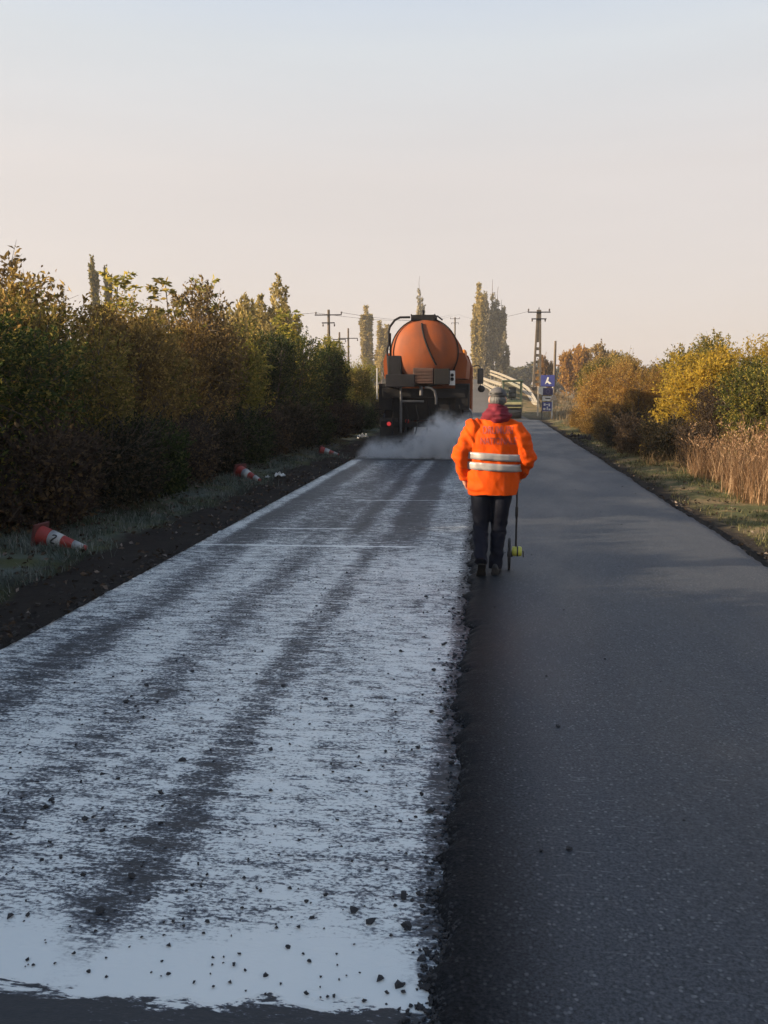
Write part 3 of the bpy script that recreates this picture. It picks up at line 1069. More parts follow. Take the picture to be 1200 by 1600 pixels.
BR = [broad(51, 8, 3.0, 1100, .30), broad(52, 8, 3.2, 1300, .30)]
for x, y, h, w, p, mat, lab in [
        (-14.3, 47, 8.3, .55, 0, L_POPLAR, 'pale broad tree with upright thin branches behind the left hedge'),
        (-12.6, 48, 7.0, .62, 1, L_POPLAR, 'lower right half of the pale broad trees behind the left hedge'),
        (12.6, 118, 9.3, .85, 0, L_ORANGE, 'pale orange tree right of the bare post'),
        (8.6, 122, 7.0, .6, 1, L_ORANGE, 'small orange tree just behind the bare post'),
        (15.8, 110, 8.0, .9, 1, L_TAN, 'tan tree right of the pale orange one above the right bushes'),
        (9.6, 62, 4.3, .8, 0, L_FAR, 'grey green rounded tree right behind the blue sign boards'),
        (11.2, 70, 4.6, .8, 1, L_FAR, 'grey green tree behind the right row of bushes'),
        (-30.5, 70, 9.4, .7, 1, L_TAN, 'tan hazy tree at the upper left behind the hedge'),
        (-34, 72, 9.5, .75, 0, L_RUSSET, 'brownish tree behind the far left of the hedge')]:
    t = thing('broad_tree', lab, 'tree', (x, y, float(gz(x, y)) - .1), rng.random() * 6, 'broad trees beyond the road')
    s = h / 8
    link('crown', BR[p][0], mat, t, scale=(s * w, s * w, s))
    link('trunk', BR[p][1], BARK, t, scale=(s * w, s * w, s))
FARB = [broad(53, 8, 4.5, 420, .55), broad(54, 8, 4.5, 420, .55)]
k = 0
for x in np.arange(-150, 190, 8.0):
    y = 255 + 40 * rng.random()
    h = 7 + 5 * rng.random()
    if -14 < x < 24:
        y, h = 250 + 20 * rng.random(), 9 + 4 * rng.random()
    t = thing('far_tree', 'small grey green tree of the hazy line along the horizon', 'tree', (x + 4 * rng.random(), y, float(gz(x, y)) - .2), rng.random() * 6, 'line of trees on the horizon')
    s = h / 8
    link('crown', FARB[k % 2][0], L_FAR, t, scale=(s * 1.2, s * 1.2, s))
    link('trunk', FARB[k % 2][1], BARK, t, scale=(s * 1.2, s * 1.2, s))
    k += 1


# ---- grass, reeds, fallen leaves
def blades(name, xy, hgt, wid, mat, r, lean=.35, bend=.4, seg=2, vary=0.0):
    n = len(xy)
    z = gz(xy[:, 0], xy[:, 1])
    P = np.stack([xy[:, 0], xy[:, 1], z - .02], -1)
    th = r.random(n) * 6.28
    d = np.stack([np.cos(th), np.sin(th), 0 * th], -1)
    s = np.stack([-np.sin(th), np.cos(th), 0 * th], -1)
    h = hgt * (.5 + .7 * r.random(n)) * (1 - vary + 2 * vary * vnoise(xy[:, 0] * 1.9 + 2, xy[:, 1] * 1.9 + 31))
    le = lean * (r.random(n) + .1)
    V = []
    for i in range(seg + 1):
        t = i / seg
        c = P + d * (h * le * t ** 1.6)[:, None] + np.array([0, 0, 1.0]) * (h * t * (1 - bend * .3 * t * le))[:, None]
        w = wid * (1 - t * .85)
        V += [c - s * w / 2, c + s * w / 2]
    V = np.stack(V, 1)
    base = np.arange(n)[:, None] * (2 * seg + 2)
    Q = np.concatenate([np.concatenate([base + 2 * i, base + 2 * i + 1, base + 2 * i + 3, base + 2 * i + 2], 1) for i in range(seg)])
    return fast_mesh(name, V.reshape(-1, 3), Q, False, dict(tint=np.tile(r.random(n), seg), clump=np.tile(np.clip(vnoise(xy[:, 0] * 1.5, xy[:, 1] * 1.5), 0, 1), seg)))


G_GRASS = foliage('grass_green', (.055, .066, .028), (.12, .125, .058), (.2, .17, .09), .25)
G_FROST = foliage('grass_frosted', (.07, .09, .065), (.15, .175, .15), (.2, .21, .19), .2)
G_REED = foliage('reed_straw', (.19, .11, .06), (.33, .205, .115), (.42, .29, .18), .3)
G_WEED = foliage('weed_brown', (.12, .085, .05), (.19, .14, .08), (.24, .17, .1), .25)
r = np.random.default_rng(77)


def scatter(n, x0, x1, y0, y1, thr=.35, fx=1.0, dens=1.0):
    y = y0 + (y1 - y0) * r.random(n * 2) ** dens
    x = x0 + (x1 - x0) * r.random(n * 2)
    keep = vnoise(x * 1.6 * fx + 3, y * 1.6 * fx + 11) + .3 * (r.random(n * 2) - .5) > thr
    return np.stack([x, y], -1)[keep][:n]


def verge_r(n, y0, y1, dens=1.5):
    xy = scatter(n, 3.22, 6.2, y0, y1, .30, dens=dens)
    lim = 3.25 + .25 * vnoise(xy[:, 1] * 1.1, xy[:, 1] * 0 + 4)
    return xy[xy[:, 0] > lim]


tag(link('verge_grass', blades('verge_grass', verge_r(26000, 7.5, 42), .11, .011, G_GRASS, r, 1.0), G_GRASS), kind='stuff')
tag(link('frosted_grass', blades('frosted_grass', scatter(17000, -6.4, -4.35, 5.5, 24, .45, dens=1.5), .12, .011, G_FROST, r, 1.0), G_FROST), kind='stuff')
tuft = np.concatenate([np.stack([cx_ + r.normal(size=260) * .30, cy_ - .16 + r.normal(size=260) * .07], -1) for cx_, cy_ in ((-5.0, 8.5), (-4.75, 15.7), (-4.35, 21.9))])
tag(link('frosted_grass_tufts', blades('frosted_grass_tufts', tuft, .17, .010, G_FROST, r, .9), G_FROST), kind='stuff')
xy = scatter(5200, 4.35, 7.6, 12.8, 18.2, .36, .7)
xy = xy[xy[:, 0] > 4.2 + .5 * vnoise(xy[:, 1] * 1.2, xy[:, 1] * 0) + np.maximum(0, 14.5 - xy[:, 1]) * .35]
me = blades('reeds', xy, .98, .009, G_REED, r, .9, .5, 4, .45)
# feathery heads on the reeds
hs = xy[::6]
P = np.stack([hs[:, 0], hs[:, 1], gz(hs[:, 0], hs[:, 1]) + (.55 + .42 * r.random(len(hs))) * (.55 + .9 * vnoise(hs[:, 0] * 1.9 + 2, hs[:, 1] * 1.9 + 31))], -1)
D = norm(np.stack([r.normal(size=len(hs)) * .45, r.normal(size=len(hs)) * .45, np.ones(len(hs))], -1))
V2, Q2, t2, c2 = leaves(P, D, np.full(len(hs), .26), 9, .055, .3, r, .25, .5)
tag(link('dry_reeds', me, G_REED), kind='stuff')
tag(link('reed_plumes', fast_mesh('reed_plumes', V2, Q2, False, dict(tint=t2, clump=c2)), G_REED), kind='stuff')
tag(link('dry_weeds', blades('dry_weeds', np.concatenate([scatter(5200, 4.4, 8.0, 9.5, 14.5, .42), scatter(3000, 3.9, 5.0, 18, 44, .5)]), .38, .011, G_WEED, r, .7), G_WEED), kind='stuff')
tag(link('dry_field_grass', blades('dry_field_grass', np.concatenate([scatter(9000, 3.6, 16, 46, 80, .3), scatter(5000, -16, -6.5, 42, 80, .3)]), .35, .03, G_WEED, r, .7), G_WEED), kind='stuff')
P = np.stack([*(np.concatenate([scatter(2600, -6.0, -3.5, 5.5, 26, .42, 2), scatter(700, 2.95, 4.4, 8, 30, .45, 2)]).T)], -1)
P3 = np.stack([P[:, 0], P[:, 1], gz(P[:, 0], P[:, 1]) + .012], -1)
D = norm(np.stack([r.normal(size=len(P)), r.normal(size=len(P)), r.random(len(P)) * .4], -1))
V2, Q2, t2, c2 = leaves(P3, D, np.full(len(P), .02), 1, .06, .6, r, 0, .3)
tag(link('fallen_leaves', fast_mesh('fallen_leaves', V2, Q2, False, dict(tint=t2, clump=c2)), foliage('leaf_litter', (.05, .037, .027), (.095, .07, .05), (.18, .15, .13), .1)), kind='stuff')

clod_pts, clod_sz = [], []
for k in range(2600):
    side = rng.random() < .62
    y = 5.0 + 24 * rng.random() ** 1.5 if side else 8 + 28 * rng.random() ** 1.5
    x = (-3.5 - rng.exponential(.35)) if side else (2.98 + rng.exponential(.16))
    clod_pts.append((x, y, float(gz(x, y))))
    clod_sz.append(.008 + .03 * rng.random() ** 4)
tag(crumbs_stuff('verge_clods', clod_pts, clod_sz, simple('clod_soil', (.03, .025, .022), .95, dirt=(.06, .05, .042), scale=20, bump=.4)), kind='stuff')

# ------------------------------------------------------------------ paints
ORANGE = simple('tank_orange', (.29, .068, .016), .62, dirt=(.20, .075, .04), dirt_amt=.7, scale=2.2, bump=.1, spec=.25)
SOOT = simple('sooty_black', (.008, .008, .010), .7, dirt=(.022, .019, .018), scale=5, bump=.3, spec=.2)
DGREY = simple('dark_grey_paint', (.013, .013, .017), .7, dirt=(.007, .007, .007), scale=5, spec=.2)
MGREY = simple('worn_grey_steel', (.10, .10, .105), .5, .3, dirt=(.04, .036, .034), scale=7)
def tank_mat():
    g = G('tank_stained')
    x, y, z = g.xyz()
    n = g.noise((1, 1, .5), 2.0, 5, .65)
    st = g.noise((2.6, 1, .4), 1, 3, .5)
    c = g.mix(g.m('MULTIPLY', g.step(n, .42, .66), .6), (.29, .068, .016), (.17, .055, .028))
    wide = g.m('ADD', g.m('MULTIPLY', g.m('SUBTRACT', 3.8, z), .12), .16)
    dx = g.m('DIVIDE', g.m('ABSOLUTE', g.m('ADD', x, .10)), wide)
    streak = g.m('MULTIPLY', g.step(dx, .0, 1.4, 1, 0), g.step(st, .15, .75))
    streak = g.m('MULTIPLY', streak, g.step(z, 2.4, 3.7, .45, .9))
    c = g.mix(streak, c, (.075, .040, .030))
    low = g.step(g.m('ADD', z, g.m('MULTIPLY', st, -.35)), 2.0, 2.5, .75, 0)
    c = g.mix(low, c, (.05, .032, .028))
    return g.bsdf(c, .62, 0, g.bump(n, .15, .01), .25)


TANKM = tank_mat()
RUSTY = simple('rusty_brown', (.065, .030, .022), .75, dirt=(.028, .018, .016), scale=5, bump=.3)
RUBBER = simple('rubber', (.014, .014, .015), .8, dirt=(.05, .045, .04), scale=8, bump=.3)
WHITE = simple('white_paint', (.68, .67, .64), .5, dirt=(.4, .37, .33), scale=6)
BLACKM = simple('black_metal', (.015, .015, .017), .45, dirt=(.04, .04, .04), scale=14)
CONCRETE = simple('pole_concrete', (.13, .105, .08), .9, dirt=(.07, .055, .045), scale=3, bump=.4)
PORCELAIN = simple('insulator_brown', (.06, .04, .03), .3, dirt=(.03, .02, .02))
GALV = simple('galvanised_rail', (.36, .32, .25), .5, .25, dirt=(.20, .165, .12), scale=1.2)
BLUE = simple('sign_blue', (.045, .055, .22), .4, dirt=(.03, .035, .13), scale=4)
CHROME = simple('mirror_glass', (.05, .055, .06), .15, .6, dirt=(.04, .04, .045))


def glass_mat(name, col=(.93, .97, .96)):
    g = G(name)
    n = g.noise(scale=3)
    return g.bsdf(col, g.step(n, .3, .7, .02, .10), 0, None, .5, **{'Transmission Weight': 1.0, 'IOR': 1.03})


GLASS = glass_mat('cab_glass')


def lamp_mat(name, col, em):
    g = G(name)
    n = g.noise(scale=30)
    return g.bsdf(g.mix(n, col, tuple(c * .7 for c in col)), .25, **{'Emission Color': (*col, 1), 'Emission Strength': em})


RED_LIT = lamp_mat('tail_lamp_lit', (.75, .05, .05), .2)
RED_LENS = simple('red_lens', (.30, .012, .012), .25, dirt=(.1, .01, .01))

# ------------------------------------------------------------------ tanker lorry spraying the lane
TX, TY = -1.72, 21.9
T = thing('tanker_lorry', 'orange bitumen tanker lorry seen from behind, steaming over the sprayed lane', 'tanker lorry', (TX, TY, 0))
b = MB()
CZ, TR = 2.83, .92
prof = [(.02, .22), (.25, .24), (.48, .29), (.68, .36), (.80, .43), (.88, .51), (TR, .60), (TR, 3.0), (TR, 5.6), (.8, 5.78), (.4, 5.9), (.02, 5.92)]
b.lathe([(r_, a) for r_, a in prof], 'Y', (0, 0, CZ), 48)
tank = b.build('tank', TANKM, T)
for ya_ in (.60, 2.2, 3.9, 5.55):
    MB().lathe([(TR + .002, ya_ - .03), (TR + .03, ya_ - .02), (TR + .03, ya_ + .02), (TR + .002, ya_ + .03)], 'Y', (0, 0, CZ), 48, False, False).build('tank_band', SOOT if ya_ == .6 else ORANGE, tank)
MB().lathe([(.30, -.01), (.31, .06), (.27, .10), (.05, .12)], 'Z', (0, 1.2, CZ + TR - .01), 20).build('manhole', SOOT, tank)
w = MB().box((-.04, .95, CZ + TR + .035), (.66, .9, .05)).box((-.04, .52, CZ + TR + .01), (.66, .05, .16))
for sx_ in (-.36, .28):
    w.box((sx_, .95, CZ + TR + .085), (.03, .9, .05))
w.build('walkway', SOOT, T, .006)
w = MB().box((-.04, .56, CZ + TR - .12), (.52, .03, .16))
w.build('soot_plate', SOOT, T, .006)
MB().tube([(.24, .5, CZ + TR + .04), (.36, .5, CZ + TR + .05), (.50, .5, CZ + TR - .06)], .022).build('vent_pipe', DGREY, T)
MB().tube([(-.04, .6, CZ + TR + .1), (-.04, .6, CZ + TR + .22)], .03).build('valve', DGREY, T)
# bent handrail at the left of the tank
rail = [(-.38, .42, 3.77), (-.66, .42, 3.77), (-.80, .42, 3.70), (-.94, .42, 3.52), (-.97, .42, 3.40), (-.97, .42, 3.05), (-1.02, .42, 2.90), (-1.0, .42, 2.72), (-.97, .42, 2.3)]
MB().tube(rail, .032, 10).build('handrail', DGREY, T)
MB().tube([(-.93, .44, 3.35), (-.93, .44, 2.7), (-.90, .44, 2.62)], .024, 8).build('handrail_stay', DGREY, T)
# hose running down the dished end
hose = []
for t in np.linspace(0, 1, 12):
    x_, z_ = -.06 + .05 * t + .36 * t ** 1.6, 3.6 - 1.12 * t
    rr = math.hypot(x_, z_ - CZ)
    ysurf = float(np.interp(rr, [p[0] for p in prof[:7]], [p[1] for p in prof[:7]]))
    hose.append((x_, ysurf - .03, z_))
MB().tube(hose, .026, 8).build('hose', SOOT, T)
# orange side lockers along the tank
for sx_ in (-1, 1):
    w = MB()
    w.loft([[(sx_ * .84, y_, 2.12), (sx_ * 1.14, y_, 2.12), (sx_ * 1.18, y_, 2.6), (sx_ * 1.10, y_, 2.82), (sx_ * .84, y_, 2.84)] for y_ in (.85, 5.4)], False)
    w.build('side_locker', ORANGE, T, .015)
MB().box((-.80, .50, 2.45), (.40, .34, .58)).build('pump_cover', DGREY, T, .03)
MB().box((-.62, .28, 2.06), (.80, .42, .34)).build('control_cabinet', DGREY, T, .02)
cp = MB().box((.01, .30, 2.19), (.56, .40, .42)).build('burner_panel', RUSTY, T, .02)
for k in range(4):
    MB().box((.01, .09, 2.06 + k * .085), (.46, .02, .03)).build('louvre', RUSTY, cp)
MB().box((.52, .30, 2.17), (.42, .40, .42)).build('valve_box', SOOT, T, .02)
pl = MB().box((.79, .24, 2.13), (.16, .03, .39)).build('white_plate', WHITE, T, .006)
for k, (dz, rr) in enumerate(((.08, .045), (-.03, .05))):
    MB().lathe([(rr, 0), (rr, .012), (.005, .014)], 'Y', (.79, .212, 2.13 + dz), 14).build('dial', DGREY, pl)
# black rear frame with everything hanging from it
w = MB().box((0, .75, 1.72), (2.30, .75, .26)).box((-.42, 3.6, 1.35), (.10, 6.0, .30)).box((.42, 3.6, 1.35), (.10, 6.0, .30))
w.build('chassis', SOOT, T, .012)
MB().box((0, .62, 1.28), (2.2, .10, .62)).build('rear_panel', SOOT, T, .01)
for sx_ in (-1, 1):
    w = MB().box((sx_ * 1.06, .95, 1.62), (.38, 1.1, .72))
    w.build('tool_box', SOOT, T, .02)
    MB().box((sx_ * .98, .52, .72), (.52, .03, .62)).build('mud_flap', RUBBER, T, .006)
MB().box((-1.29, .38, 1.98), (.025, .05, .85)).build('lit_edge_strip', WHITE, T, .004)  # white strip standing in for the sunlit edge of the mudguard
MB().tube([(-.61, .26, 1.90), (-.61, .24, .62)], .035, 8).build('frame_post', MGREY, T)
MB().tube([(-.58, .25, 1.50), (.02, .25, 1.50)], .030, 8).build('cross_tube', MGREY, T)
MB().tube([(-.05, .22, 1.90), (-.05, .22, 1.66)], .05, 10).build('drain_pipe', MGREY, T)
MB().tube([(.05, .22, 1.88), (.22, .2, 1.86), (.32, .2, 1.78), (.36, .2, 1.6), (.36, .2, 1.42)], .036, 10).build('bent_pipe', MGREY, T)
w = MB()
for k in range(6):
    x_ = -.5 + k * .3
    w.tube([(x_, .34, 1.5 - .1 * (k % 2)), (x_ + .08, .26, 1.1), (x_ + .02, .2, .7), (x_ - .06, .1, .42)], .022, 7)
w.build('hoses', SOOT, T)
bar = MB().box((0, .05, .36), (2.45, .14, .12)).box((0, .2, .52), (2.0, .10, .10)).build('spray_bar', SOOT, T, .01)
for k in range(16):
    MB().lathe([(.022, 0), (.022, .05), (.012, .10)], 'Z', (-1.12 + k * .149, .05, .20), 8).build('nozzle', SOOT, bar)
for sx_ in (-.85, .85):
    MB().tube([(sx_, .6, 1.2), (sx_, .22, .55)], .04, 8).build('lift_arm', SOOT, T)
bump_ = MB().box((0, .48, .86), (2.4, .09, .16)).build('bumper', SOOT, T, .012)
MB().lathe([(.058, 0), (.060, -.03), (.045, -.05), (.01, -.056)], 'Y', (-.96, .42, .87), 16).build('tail_lamp', RED_LIT, T, label='glowing red tail lamp on the left')
MB().lathe([(.06, 0), (.062, -.03), (.04, -.04), (.01, -.045)], 'Y', (-.45, .42, .95), 16).build('tail_lamp', RED_LENS, T, label='unlit red tail lamp')
MB().lathe([(.06, 0), (.062, -.03), (.04, -.04), (.01, -.045)], 'Y', (.98, .42, .87), 16).build('tail_lamp', RED_LENS, T, label='unlit red tail lamp')


def wheel(parent, x_, y_, r_, wid):
    wt = MB().lathe([(r_ * .55, -wid / 2), (r_ * .93, -wid / 2), (r_, -wid * .38), (r_, wid * .38), (r_ * .93, wid / 2), (r_ * .55, wid / 2)], 'X', (0, 0, 0), 32)
    o = wt.build('wheel', RUBBER, parent, loc=(x_, y_, r_))
    MB().lathe([(r_ * .56, -wid * .42), (r_ * .5, -wid * .3), (r_ * .2, -wid * .25), (r_ * .2, wid * .25), (r_ * .5, wid * .3), (r_ * .56, wid * .42)], 'X', (0, 0, 0), 24).build('rim', MGREY, o)
    return o


for yy_ in (1.55, 2.9):
    for x_ in (-1.06, -.74, .74, 1.06):
        wheel(T, x_, yy_, .50, .27)
for x_ in (-1.02, 1.02):
    wheel(T, x_, 6.9, .50, .30)
for sx_ in (-1, 1):
    for yy_ in (1.55, 2.9):
        rings = []
        for k in range(9):
            a = math.radians(10 + 20 * k)
            c_, s_ = math.cos(a), math.sin(a)
            rings.append([(sx_ * .58, yy_ + .60 * c_, .5 + .60 * s_), (sx_ * 1.24, yy_ + .60 * c_, .5 + .60 * s_), (sx_ * 1.24, yy_ + .63 * c_, .5 + .63 * s_), (sx_ * .58, yy_ + .63 * c_, .5 + .63 * s_)])
        MB().loft(rings, True).build('mudguard', DGREY, T)
cab = MB().loft([[(-1.22, 6.05, .95), (1.22, 6.05, .95), (1.22, 6.05, 2.55), (1.08, 6.05, 2.95), (-1.08, 6.05, 2.95), (-1.22, 6.05, 2.55)],
                 [(-1.24, 7.3, .7), (1.24, 7.3, .7), (1.24, 7.3, 2.55), (1.06, 7.3, 3.0), (-1.06, 7.3, 3.0), (-1.24, 7.3, 2.55)],
                 [(-1.22, 8.1, .6), (1.22, 8.1, .6), (1.22, 8.05, 1.7), (1.02, 7.8, 2.9), (-1.02, 7.8, 2.9), (-1.22, 8.05, 1.7)]], False).build('cab', ORANGE, T, .05)
MB().box((0, 8.12, 1.05), (2.3, .06, .5)).build('grille', SOOT, cab, .01)
for sx_ in (-1, 1):
    MB().box((sx_ * 1.235, 7.25, 2.1), (.02, .8, .6)).build('side_window', GLASS, cab, .01)
MB().lathe([(.11, 0), (.11, .12), (.07, .2), (.01, .23)], 'Z', (.92, 6.6, 2.95), 14).build('beacon', lamp_mat('amber_lens', (.75, .25, .03), 0.0), cab)
for sx_ in (-1, 1):
    MB().tube([(sx_ * 1.2, 7.6, 2.62), (sx_ * 1.42, 7.6, 2.66), (sx_ * 1.50, 7.6, 2.55)], .018, 8).build('mirror_arm', BLACKM, T)
    m_ = MB().box((sx_ * 1.50, 7.6, 2.27), (.22, .09, .56)).build('mirror', BLACKM, T, .04)
    MB().box((sx_ * 1.50, 7.552, 2.27), (.17, .006, .48)).build('mirror_glass', CHROME, m_)
    m_ = MB().ell((sx_ * 1.54, 7.6, 1.82), (.13, .06, .13), 14, 8).build('mirror', BLACKM, T)
    MB().tube([(sx_ * 1.50, 7.6, 2.0), (sx_ * 1.52, 7.6, 1.9)], .015, 6).build('mirror_arm', BLACKM, T)
MB().lathe([(.30, -.5), (.30, .5)], 'Y', (1.0, 4.6, .95), 20).build('fuel_tank', MGREY, T)
MB().box((-1.0, 4.6, .9), (.5, 1.0, .55)).build('battery_box', SOOT, T, .02)

# ------------------------------------------------------------------ small road roller ahead
RX_, RY_ = 1.50, 47.4
rl = thing('road_roller', 'small tandem road roller with a green framed glass cab, parked beyond the worker', 'road roller', (RX_, RY_, .03))
RG = simple('roller_green', (.04, .065, .04), .45, dirt=(.05, .06, .04), scale=4)
RYEL = simple('roller_body', (.33, .31, .16), .5, dirt=(.15, .13, .09), scale=4)
DRUM = simple('drum_steel', (.035, .036, .04), .35, .6, dirt=(.08, .075, .07), scale=4)
for yy_ in (-.2, 2.0):
    MB().lathe([(.30, -.53), (.36, -.53), (.37, -.51), (.37, .51), (.36, .53), (.30, .53)], 'X', (0, yy_, .37), 40).build('drum', DRUM, rl)
w = MB().box((0, .9, .82), (1.06, 3.0, .34)).box((-.56, -.2, .62), (.05, .4, .5)).box((.56, -.2, .62), (.05, .4, .5)).box((-.56, 2.0, .62), (.05, .4, .5)).box((.56, 2.0, .62), (.05, .4, .5))
w.build('body', RYEL, rl, .04)
MB().box((0, .9, .45), (.5, 1.1, .35)).build('articulation', BLACKM, rl, .02)
MB().box((0, -.62, .80), (1.0, .06, .12)).build('rear_beam', DRUM, rl, .01)
cabz = (1.0, 2.14)
for x_ in (-.52, .52):
    for yy_ in (-.1, 1.3):
        MB().box((x_, yy_, sum(cabz) / 2), (.075, .075, cabz[1] - cabz[0])).build('cab_post', RG, rl, .01)
MB().box((0, .6, 2.19), (1.22, 1.66, .10)).build('cab_roof', RG, rl, .03)
MB().box((0, -.1, 1.04), (1.0, .07, .09)).build('cab_sill', RG, rl, .01)
for yy_ in (-.1, 1.3):
    MB().box((0, yy_, 1.61), (.965, .012, 1.06)).build('window', GLASS, rl)
for x_ in (-.52, .52):
    MB().box((x_, .6, 1.57), (.012, 1.325, 1.14)).build('window', GLASS, rl)
MB().box((.0, .35, 1.25), (.46, .42, .12)).box((0, .15, 1.55), (.44, .12, .55), (R(-8), 0, 0)).build('driver_seat', BLACKM, rl, .03)
MB().tube([(0, 1.0, 1.0), (0, .85, 1.45)], .03, 8).lathe([(.17, -.015), (.20, 0), (.17, .015)], 'Y', (0, .83, 1.48), 20, True, False).build('steering_wheel', BLACKM, rl)

# ------------------------------------------------------------------ guard rails on the ramp
def along(pts, n):
    P = np.array(pts, float)
    s = np.linspace(0, len(P) - 1, n)
    k = np.arange(len(P))
    return np.stack([np.interp(s, k, P[:, i]) for i in range(3)], -1)


def beam(path, hgt, thick):
    rings = []
    P = [Vector(p) for p in path]
    for i, p in enumerate(P):
        t = (P[min(i + 1, len(P) - 1)] - P[max(i - 1, 0)])
        t.z = 0
        t.normalize()
        nrm = Vector((-t.y, t.x, 0))          # towards the carriageway
        pr = [(-.5, 0), (-.30, thick), (-.12, 0), (.12, 0), (.30, thick), (.5, 0), (.5, -.02), (.30, thick - .02), (.12, -.02), (-.12, -.02), (-.30, thick - .02), (-.5, -.02)]
        rings.append([p + nrm * o_ + Vector((0, 0, q * hgt)) for q, o_ in pr])
    return MB().loft(rings, False, True)


ga = thing('guard_rail', 'three beam guard rail shining in the sun left of the road roller', 'guard rail', (1.15, 61, float(gz(1.15, 61))), 0, 'guard rails on the ramp')
ox = Vector(ga.location)
PA = along([(1.12, 61, 0), (.42, 70, 0), (-.18, 80, 0), (-.95, 92, 0)], 13)
ground_a = np.interp(PA[:, 1], [61, 70, 80, 92], [float(gz(1.12, 61)), float(gz(.42, 70)), float(gz(-.18, 80)), float(gz(-.95, 92))])
top = np.interp(PA[:, 1], [61, 92], [2.16, 3.12])
for dz in (0, .44, .80):
    q = PA.copy()
    q[:, 2] = top - dz - .12
    beam([Vector(p) - ox for p in q], .27, .07).build('rail_beam', GALV, ga)
for i in range(13):
    z0 = float(gz(PA[i, 0], PA[i, 1])) - .1
    MB().box(Vector((PA[i, 0] + .07, PA[i, 1], (z0 + top[i]) / 2)) - ox, (.09, .10, top[i] - z0)).build('rail_post', GALV, ga)
gb = thing('guard_rail', 'pale two beam guard rail curving up the ramp right of the road roller', 'guard rail', (3.5, 56.5, float(gz(3.5, 56.5))), 0, 'guard rails on the ramp')
ox = Vector(gb.location)
PB = along([(3.52, 56.5, .72), (3.45, 60, 1.15), (3.35, 66, 1.72), (3.1, 75, 2.20), (2.2, 90, 2.95), (1.4, 100, 3.48), (.45, 110, 4.0)], 27)
for dz in (0, .42):
    q = PB.copy()
    q[:, 2] -= dz * np.minimum(1, np.arange(27) / 4)
    beam([Vector(p) - ox for p in q], .27, .08).build('rail_beam', GALV, gb)
for i in range(0, 27, 2):
    z0 = float(gz(PB[i, 0], PB[i, 1])) - .1
    MB().box(Vector((PB[i, 0] + .08, PB[i, 1], (z0 + PB[i, 2]) / 2)) - ox, (.09, .10, max(.1, PB[i, 2] - z0))).build('rail_post', GALV, gb)
mp = MB().box((0, 0, .9), (.09, .09, 2.0)).build('marker_post', simple('post_cream', (.50, .42, .32), .7, dirt=(.3, .24, .18)), None, .01, (3.25, 51.8, float(gz(3.25, 51.8))))
tag(mp, 'pale slender post standing where the right guard rail ends', 'post')

# ------------------------------------------------------------------ sign boards on the right verge
sg = thing('sign_boards', 'stack of blue and white road sign boards on posts at the right verge', 'road sign', (3.55, 48.2, float(gz(3.55, 48.2))))
for x_ in (-.27, .30):
    MB().tube([(x_, .05, -.1), (x_, .05, 2.3)], .035, 8).build('post', WHITE if x_ > 0 else MGREY, sg)


def panel(name, x_, z_, w_, h_, mat, y_=-.01):
    return MB().box((x_, y_, z_), (w_, .03, h_)).build(name, mat, sg, .008)


p1 = panel('board', 0, 2.22, .80, .66, BLUE)
MB().plate([(-.16, 2.02), (-.02, 2.44), (.06, 2.40), (.02, 2.22), (.22, 2.06), (.10, 2.02), (-.02, 2.12)], -.032, -.028).build('white_mark', WHITE, p1)
MB().lathe([(.01, -.015), (.26, -.015), (.26, .015), (.01, .015)], 'Y', (-.26, .03, 1.66), 24, False).build('round_board', WHITE, sg)
p2 = panel('board', .03, 1.60, .58, .40, simple('sign_navy', (.025, .022, .09), .4, dirt=(.05, .04, .1)), -.02)
MB().lathe([(.09, 0), (.12, 0), (.12, .004), (.09, .004)], 'Y', (.03, -.042, 1.6), 20, False, False).build('ring_mark', simple('mark_mauve', (.12, .10, .2), .5), p2)
p3 = panel('board', -.02, 1.19, .52, .26, WHITE, -.02)
MB().box((.04, -.04, 1.20), (.30, .006, .07)).build('dark_bar', BLACKM, p3)
p4 = panel('board', .0, .72, .54, .54, BLUE, -.02)
for (x_, z_, w_, h_) in ((-.14, .84, .10, .14), (.0, .84, .14, .05), (.13, .82, .08, .16), (-.15, .58, .13, .12), (.02, .62, .07, .2), (.15, .56, .12, .10)):
    MB().box((x_, -.038, z_), (w_, .006, h_)).build('white_mark', WHITE, p4)
p5 = MB().plate([(.16, 1.08), (.56, 1.10), (.50, 1.34), (.36, 1.42), (.22, 1.20)], -.05, -.02).build('arrow_board', simple('faded_beige', (.42, .33, .25), .7, dirt=(.25, .18, .13)), sg)

# ------------------------------------------------------------------ power poles and wires
GP = 'poles of the power line'


def insul(parent, x_, z_, down=False):
    s_ = -1 if down else 1
    MB().lathe([(.03, 0), (.03, .08 * s_), (.075, .10 * s_), (.05, .16 * s_), (.075, .19 * s_), (.03, .26 * s_)], 'Z', (x_, 0, z_), 10).build('insulator', PORCELAIN, parent)


